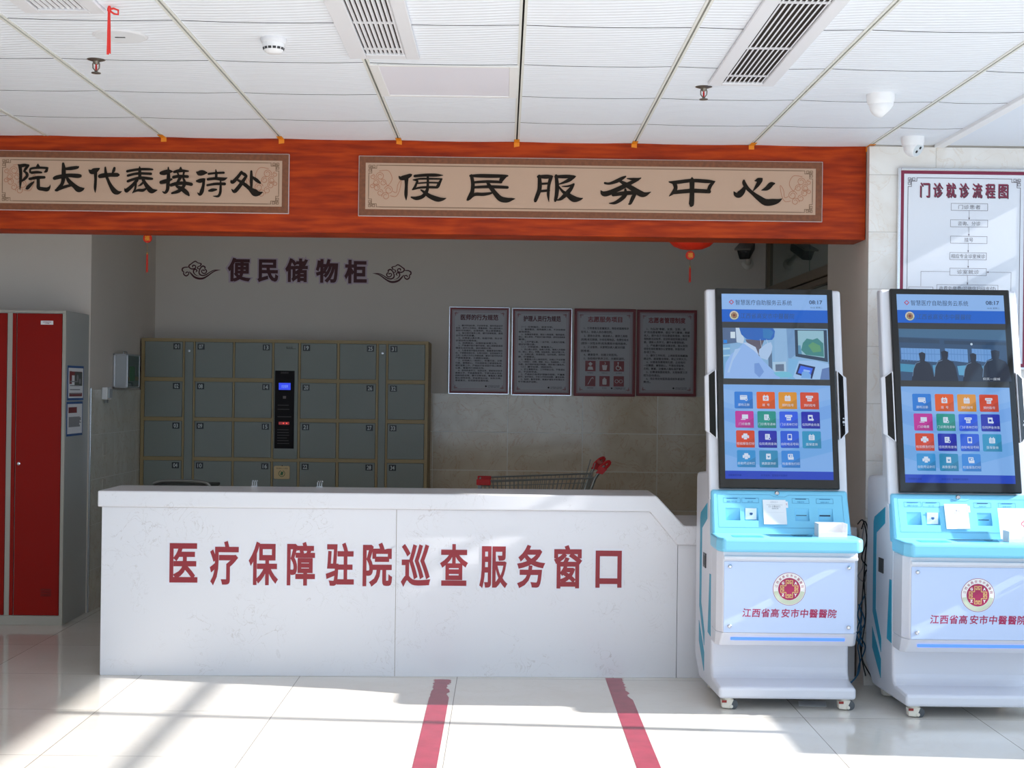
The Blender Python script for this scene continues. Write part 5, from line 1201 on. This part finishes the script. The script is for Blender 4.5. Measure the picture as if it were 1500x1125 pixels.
A.build('barcode_reader', cp)
A = Art((pa, LY - .006, pz0), step=.0008); A.up(); GP = mat('panel_print', (92, 84, 82), .5); w = pb - pa
A.text('自助寄存', w / 2, lpx(415, 546)[1], .014, GP, 'c'); A.rect(w * .42, lpx(415, 584)[1], w * .58, lpx(415, 580)[1], GP)
for v in (594, 600, 611, 630, 634, 638, 642, 646, 650): A.rect(w * .15, lpx(415, v)[1], w * random.uniform(.6, .88), lpx(415, v - 1)[1], mat('panel_print_dim', (60, 54, 52), .5))
A.build('instructions', cp)
# yellowed card hanging on the lower door
p = P(413, 692, LY - .003)
card = thing('hanging_card', 'yellowed card with a green emblem hanging on the locker below the control panel', 'card', (p.x, LY, p.z))
q = MB(); cw, chh, r = .058, .048, .010
pts = []
for cx, cz, a0 in ((cw - r, chh - r, 0), (-cw + r, chh - r, 90), (-cw + r, -chh + r, 180), (cw - r, -chh + r, 270)):
    for j in range(5): g = math.radians(a0 + j * 22.5); pts.append((p.x + cx + r * math.cos(g), p.z + cz + r * math.sin(g)))
q.py(pts, LY - .009, LY - .0035); q.build('plate', mat('card_cream', (206, 180, 132), .5), card, bevel=.002)
A = Art((p.x, LY - .009, p.z), step=.0006); GN = mat('card_green', (40, 96, 52), .5)
A.ring(0, -.008, .020, .024, GN, 24, 110, 430); A.face([(-.012, -.018), (-.004, .008), (.012, .002), (.006, -.020)], GN); A.text('节约用电 人人有责', 0, .030, .011, NT, 'c', width=.085); A.build('print', card)
MB().lathe([(.004, 0), (.004, -.008), (0, -.009)], (p.x + .002, LY - .003, p.z + chh + .002), ax='y', n=10).build('nail', BLACK, card)

# ================================================================== red lockers at the left
RY = PF_Y = (EYE) / 1.0
pb_ = PZ(76, 916, 0.0); RY = pb_.y; RX = P(95, 700, RY).x + .02
RXr = PX(131, 700, LEFT_X).x - 0.0
RXr = LEFT_X - .02
t = thing('red_locker', 'tall grey steel locker with red doors at the left edge of the picture', 'locker', (RXr - .45, (RY + PIER_Y) / 2, 0))
zT = P(97, 455, RY).z
x_front = P(97, 460, RY).x
RXr = x_front
MB().box(RXr - 1.35, RXr, RY + .012, PIER_Y - .004, 0, zT).build('carcass', GREYSTEEL, t, bevel=.004)
xb = [P(90.5, 560, RY).x, P(17.5, 560, RY).x, P(10, 560, RY).x]
zb0, zd1 = P(50, 902, RY).z, P(50, 458.5, RY).z
wd = xb[0] - xb[1]; gap = xb[1] - xb[2]
fr = MB(); fr.box(xb[0], RXr, RY, RY + .012, zb0, zd1); fr.box(xb[2], xb[1], RY, RY + .012, zb0, zd1); fr.box(RXr - 1.35, RXr, RY, RY + .012, zd1, zT); fr.box(RXr - 1.35, RXr, RY, RY + .012, 0, zb0)
fr.build('face_frame', mat('locker_frame_grey', (176, 172, 160), .45), t, bevel=.002)
for k, xr_ in enumerate((xb[0], xb[2])):
    d = MB().box(xr_ - wd + .028, xr_ - .002, RY - .003, RY + .0115, zb0 + .003, zd1 - .003).build('locker_door', REDPAINT, t, bevel=.003)
    MB().box(xr_ - wd, xr_ - wd + .022, RY - .001, RY + .0115, zb0 + .003, zd1 - .003).build('door_edge_strip', REDPAINT, t, bevel=.002)
    lx = xr_ - wd * .50
    if k == 0:
        A = Art((P(60, 476, RY).x, RY - .003, P(60, 475.5, RY).z), step=.0008); A.rect(0, 0, .076, .024, PAPER); A.up(); A.text('志愿者服务用品', .038, .016, .009, NR, 'c', width=.05); A.text('工具箱', .038, .007, .008, NR, 'c', width=.028); A.build('name_label', d)
    q = MB()
    for j in range(5):
        z = P(55, 873, RY).z + j * .010; q.box(lx + .04, lx + .105, RY - .0036, RY - .002, z, z + .0035)
    q.build('vent_slots', mat('slot_black_red', (60, 10, 8), .7), d)
    c = (xr_ - wd + .05, RY - .003, P(24, 679, RY).z); MB().lathe([(.010, 0), (.010, -.006), (.004, -.008), (0, -.008)], c, ax='y', n=16).build('key_lock', STEEL, d, smooth=True)
# two notices on the locker side
BLU = mat('blue_tape_edge', (30, 84, 150), .4); PG = mat('print_grey', (150, 150, 152), .6); PD = mat('print_dark', (92, 96, 92), .6)
def side_sheet(label, v0, v1, ua, ub, kind):
    pt, pb2 = PX(ub, v0, RXr), PX(ub, v1, RXr); ya = PX(ua, (v0 + v1) / 2, RXr).y; yb = PX(ub, (v0 + v1) / 2, RXr).y; w = yb - ya; h = pt.z - pb2.z
    t2 = thing('side_notice', label, 'notice', (RXr, (ya + yb) / 2, pb2.z), 'blue-edged notices on the red locker side')
    MB().box(RXr + .0005, RXr + .002, ya, yb, pb2.z, pt.z).build('backing', BLU, t2)
    A = Art((RXr + .002, ya, pb2.z), (0, 1, 0), (0, 0, 1), .0005); e = .014
    A.rect(e, e, w - e, h - e, PAPER); A.up()
    if kind == 0:
        A.rect(e + .03, h - .060, w - e - .03, h - .036, NR); A.rect(e + .02, h * .47, e + .07, h * .84, NR); A.rect(w * .42, h * .42, w - e - .02, h * .82, PD); A.rect(e + .02, e + .01, w - e - .02, e + .032, NR)
        A.up(); A.disc(w * .6, h * .65, .02, PG); A.disc(w * .75, h * .55, .018, PG)
        for k in range(4): A.rect(e + .03, h * .18 + k * .025, w - .06 - .02 * k, h * .18 + k * .025 + .006, PG)
    else:
        A.rect(e + .02, h - .070, w * .62, h - .034, NR)
        for k in range(11): A.rect(e + .025, h - .10 - k * (h - .15) / 11, w - .035 - random.uniform(0, .04), h - .094 - k * (h - .15) / 11, PG)
    A.build('print', t2)
side_sheet('upper blue-edged notice with pictures on the red locker side', 536.5, 586, 98.5, 122, 0)
side_sheet('lower blue-edged text notice on the red locker side', 588, 637, 97, 120.5, 1)

# ================================================================== things on the left wall
ya, yb = PX(165, 545, LEFT_X).y, 0
t = thing('first_aid_box', 'small aluminium wall box with a glass front left of the lockers', 'wall box', (LEFT_X + .05, ya + .15, 1.45))
xf = P(187, 545, ya).x; zt1, zb1 = P(176, 518, ya).z, P(176, 568.5, ya).z; ye = PX(205, 545, xf).y
MB().box(LEFT_X + .0005, xf - .004, ya + .004, ye - .004, zb1 + .004, zt1 - .004).build('case', mat('box_panel', (170, 174, 176), .4), t)
fr = MB()
for y in (ya, ye - .014):
    for x in (LEFT_X + .0005, xf - .014): fr.box(x, x + .014, y, y + .014, zb1, zt1)
for z in (zb1, zt1 - .012):
    fr.box(LEFT_X + .0005, xf, ya, ya + .010, z, z + .012); fr.box(LEFT_X + .0005, xf, ye - .010, ye, z, z + .012); fr.box(xf - .010, xf, ya, ye, z, z + .012)
fr.build('edge_frame', ALU, t, bevel=.002)
MB().box(xf - .004, xf - .0015, ya + .014, ye - .014, zb1 + .012, zt1 - .012).build('glass_front', mat('box_glass', (60, 84, 76), .05), t)
q = MB().box(xf - .0014, xf - .0006, ya + .06, ya + .19, zb1 + .05, zb1 + .15); q.build('contents_label', mat('box_green', (70, 120, 84), .5), t)
q = MB().tube([(xf - .05, ya + .08, zt1 - .003), (xf - .05, ya + .08, zt1 + .016), (xf - .05, ya + .16, zt1 + .016), (xf - .05, ya + .16, zt1 - .003)], .004, 8); q.build('carry_handle', ALU, t, smooth=True)
yd = PX(149, 577, LEFT_X + .01).y
t = thing('wall_dispenser', 'small white plastic dispenser on the tile edge below the aluminium box', 'dispenser', (LEFT_X + .04, yd + .05, 1.42))
zt1, zb1 = P(152, 567, yd).z, P(152, 585.5, yd).z; xf = P(157.5, 577, yd).x
MB().box(LEFT_X + .0095, xf, yd, yd + .10, zb1, zt1).build('shell', mat('dispenser_white', (222, 222, 222), .3), t, bevel=.006)
MB().box(xf, xf + .010, yd + .015, yd + .085, zb1 + .012, zt1 - .012).build('clear_window', HOOK, t, bevel=.002)
MB().box(LEFT_X + .02, xf - .01, yd + .03, yd + .06, zb1 - .022, zb1).build('nozzle', mat('nozzle_grey', (120, 122, 120), .4), t)
for z, lab in ((1.04, 'upper'), (.80, 'lower')):
    y = PX(151, 620, LEFT_X + .009).y; 
    s = MB().box(LEFT_X + .0092, LEFT_X + .0125, y, y + .085, z - .043, z + .043).build('wall_socket', mat('socket_tile', (200, 194, 180), .35), bevel=.002)
    tag(s, lab + ' plain square plate flush on the left tiled wall below the dispenser', 'wall plate', 'plates on the left wall')

# ================================================================== shopping cart behind the counter
CYY = 9.75
zc = lambda u, v: P(u, v, CYY)
t = thing('shopping_cart', 'wire shopping cart with red handle and bumpers behind the counter', 'shopping cart', (zc(790, 700).x, CYY, 0))
WIRE = mat('cart_wire', (150, 154, 150), .3, metal=.8); CRED = mat('cart_red', (208, 24, 26), .4)
a, b = zc(703, 702), zc(866, 697); hw = .26
x0, x1, z0, z1 = a.x, b.x, a.z, b.z
rim = MB()
for s in (-1, 1):
    rim.tube([(x0, CYY + s * hw * .7, z0), (x1, CYY + s * hw, z1)], .006, 8)
    rim.tube([(x0, CYY + s * hw * .7, z0 - .035), (x1, CYY + s * hw, z1 - .03)], .003, 6)
rim.tube([(x0, CYY - hw * .7, z0), (x0, CYY + hw * .7, z0)], .006, 8); rim.tube([(x1, CYY - hw, z1), (x1, CYY + hw, z1)], .006, 8)
rim.build('basket_rim', WIRE, t, smooth=True)
w = MB(); fx = x0 + .05; bz = z0 - .34
for s in (-1, 1):
    for k in range(27):
        f = k / 26; xx = x0 + (x1 - x0) * f; lean = .10 * f
        w.tube([(xx, CYY + s * hw * (.7 + .3 * f), z0 + (z1 - z0) * f), (xx - .02 - lean + .07 * (1 - f), CYY + s * hw * (.55 + .3 * f), bz)], .0022, 5)
    for zf in (.35, .65, 1): w.tube([(x0 + .05 * zf, CYY + s * hw * (.7 - .15 * zf), z0 - .34 * zf), (x1 - .10 * zf, CYY + s * hw * (1 - .15 * zf), z1 - (z1 - bz) * zf)], .003, 5)
for k in range(9):
    g = -1 + 2 * k / 8; w.tube([(x0, CYY + g * hw * .7, z0), (x0 + .05, CYY + g * hw * .55, bz), (x1 - .12, CYY + g * hw * .85, bz), (x1, CYY + g * hw, z1)], .0022, 5)
w.build('basket_wires', WIRE, t, smooth=True)
ch = MB()
hx, hz = zc(881, 679).x, zc(881, 679).z
for s in (-1, 1):
    ch.tube([(hx, CYY + s * hw, hz), (x1 + .01, CYY + s * hw, z1), (x1 - .07, CYY + s * hw, z1 - .22), (x1 - .10, CYY + s * hw, .20)], .010, 8)
    ch.tube([(x1 - .10, CYY + s * hw, .20), (x0 + .05, CYY + s * hw * .8, .14)], .010, 8)
    ch.tube([(x1 - .05, CYY + s * hw, z1 - .12), (x1 + .01, CYY + s * hw * .98, z1 + .10)], .004, 6)
ch.tube([(x1 - .10, CYY - hw, .20), (x1 - .10, CYY + hw, .20)], .010, 8)
ch.build('chassis', WIRE, t, smooth=True)
h = MB().tube([(hx, CYY - hw, hz), (hx, CYY + hw, hz)], .015, 12); h.build('handle', CRED, t, smooth=True)
for s in (-1, 1):
    q = MB()
    ring = [(hx + .002 + .030 * math.cos(g) * 1.15 + .012 * math.sin(g), CYY + s * hw, hz - .004 + .026 * math.sin(g) + .018 * math.cos(g)) for g in [2 * PI * k / 16 for k in range(16)]]
    q.tube(ring, .010, 8, closed=True)
    q.hexa([(hx - .055, CYY + s * hw - .012, hz - .05), (hx - .01, CYY + s * hw - .012, hz - .058), (hx - .01, CYY + s * hw + .012, hz - .058), (hx - .055, CYY + s * hw + .012, hz - .05), (hx - .02, CYY + s * hw - .012, hz - .005), (hx + .02, CYY + s * hw - .012, hz - .025), (hx + .02, CYY + s * hw + .012, hz - .025), (hx - .02, CYY + s * hw + .012, hz - .005)])
    q.build('handle_bracket', CRED, t, smooth=True)
    MB().box(x0 - .02, x0 + .075, CYY + s * hw * .7 - .014, CYY + s * hw * .7 + .014, z0 - .008 - .02, z0 + .012).build('corner_bumper', CRED, t, bevel=.005)
    MB().box(x0 - .01, x0 + .012, CYY + s * hw * .7 - .008, CYY + s * hw * .7 + .008, z0 - .12, z0 - .028).build('corner_post', WIRE, t)
for sx, sy in ((x0 + .06, -.8), (x0 + .06, .8), (x1 - .12, -1), (x1 - .12, 1)):
    y = CYY + sy * hw
    c = MB().box(sx - .012, sx + .012, y - .018, y + .018, .06, .15 if sx < 1 and sx == x0 + .06 else .20).build('caster', WIRE, t, bevel=.003)
    MB().lathe([(.02, -.014), (.058, -.012), (.058, .012), (.02, .014)], (sx, y, .058), ax='y', n=24).build('wheel', TYRE, c, smooth=True)

# grey curved rail of a stand behind the left end of the counter
ry = 8.55
a, b = P(224, 707, ry), P(308, 709, ry); zr = P(265, 704.5, ry).z
t = thing('metal_stand', 'dark metal stand whose curved top rail shows above the counter\'s left part', 'stand', ((a.x + b.x) / 2, ry, 0))
q = MB()
q.tube(spline([(a.x, ry, a.z - .006), (a.x + .05, ry, zr - .004), (a.x + .12, ry, zr), (b.x - .10, ry, zr - .001), (b.x - .03, ry, zr - .008), (b.x, ry, b.z - .012)], 6), .010, 8)
q.build('top_rail', mat('stand_steel', (120, 122, 120), .3, metal=.8), t, smooth=True)
q = MB(); q.box(a.x, b.x, ry + .012, ry + .30, a.z - .030, a.z - .012); q.build('tray', mat('stand_dark', (50, 50, 48), .5), t, bevel=.004)
for x in (a.x + .02, b.x - .02):
    for y in (ry + .025, ry + .285): MB().tube([(x, y, 0), (x, y, a.z - .03)], .011, 8).build('leg', MATS['stand_dark'], t, smooth=True)

# ================================================================== bullet camera on the back wall
c = P(1094, 366, 10.72)
t = thing('bullet_camera', 'dark hooded bullet camera on the back wall beside the teal glass partition', 'security camera', (c.x, BACK_Y, c.z))
d = Vector((-.35, -.85, -.38)).normalized(); sx = Vector((0, 0, 1)).cross(d).normalized(); sz = d.cross(sx) * -1
if sz.z < 0: sz = -sz
def bc(a, l, h): return c + sx * a + d * l + sz * h
MB().hexa([bc(-.050, -.10, .035), bc(.050, -.10, .035), bc(.064, .13, .035), bc(-.064, .13, .035), bc(-.050, -.10, .055), bc(.050, -.10, .055), bc(.064, .13, .052), bc(-.064, .13, .052)]).build('sun_hood', mat('hood_grey', (122, 116, 108), .4), t, bevel=.006)
q = MB().hexa([bc(-.040, -.09, -.03), bc(.040, -.09, -.03), bc(.040, .10, -.045), bc(-.040, .10, -.045), bc(-.048, -.09, .036), bc(.048, -.09, .036), bc(.054, .10, .036), bc(-.054, .10, .036)])
q.build('camera_body', BLACK, t, bevel=.008)
MB().lathe([(.026, 0), (.026, .006), (.018, .008), (0, .008)], bc(0, .098, 0), d=d, n=20).build('lens', LENS, t, smooth=True)
w0 = Vector((c.x + .045, BACK_Y, c.z - .085))
q = MB().tube([bc(0, -.06, -.02), bc(0, -.05, -.06), w0 + Vector((0, -.03, .01)), w0], [.018, .018, .022, .022], 12); q.lathe([(.045, -.001), (.045, -.014), (.02, -.026)], w0, ax='y', n=20)
q.build('wall_bracket', mat('bracket_cream', (206, 200, 190), .4), t, smooth=True)

# ================================================================== red tape stripes on the floor
FT = mat('floor_tape_red', (162, 56, 78), .3, vary=.18, vscale=14)
for xa, xb_, y1, lab, nm in ((-.338, -.243, 7.265, 'red tape stripe on the floor under the middle of the counter lettering', 0), (.538, .634, 7.345, 'red tape stripe on the floor near the left kiosk, below the last character', 1)):
    q = MB(); n = 70; yb = 3.5; L1 = []; L2 = []
    random.seed(5 + nm)
    for k in range(n + 1):
        y = y1 - .001 - (y1 - yb) * (k / n) ** 2.2; wear = 1 if y > 6.85 else 0
        jl = random.uniform(0, .014) * wear if nm == 0 else 0; jr = random.uniform(0, .022) * wear
        L1.append((xa + jl, y)); L2.append((xb_ - jr, y))
    for k in range(n):
        q.hexa([(L1[k + 1][0], L1[k + 1][1], .0003), (L2[k + 1][0], L2[k + 1][1], .0003), (L2[k][0], L2[k][1], .0003), (L1[k][0], L1[k][1], .0003),
                (L1[k + 1][0], L1[k + 1][1], .0009), (L2[k + 1][0], L2[k + 1][1], .0009), (L2[k][0], L2[k][1], .0009), (L1[k][0], L1[k][1], .0009)])
    tag(q.build('floor_tape', FT), lab, 'floor tape', 'red tape stripes on the floor')
bpy.context.view_layer.update()
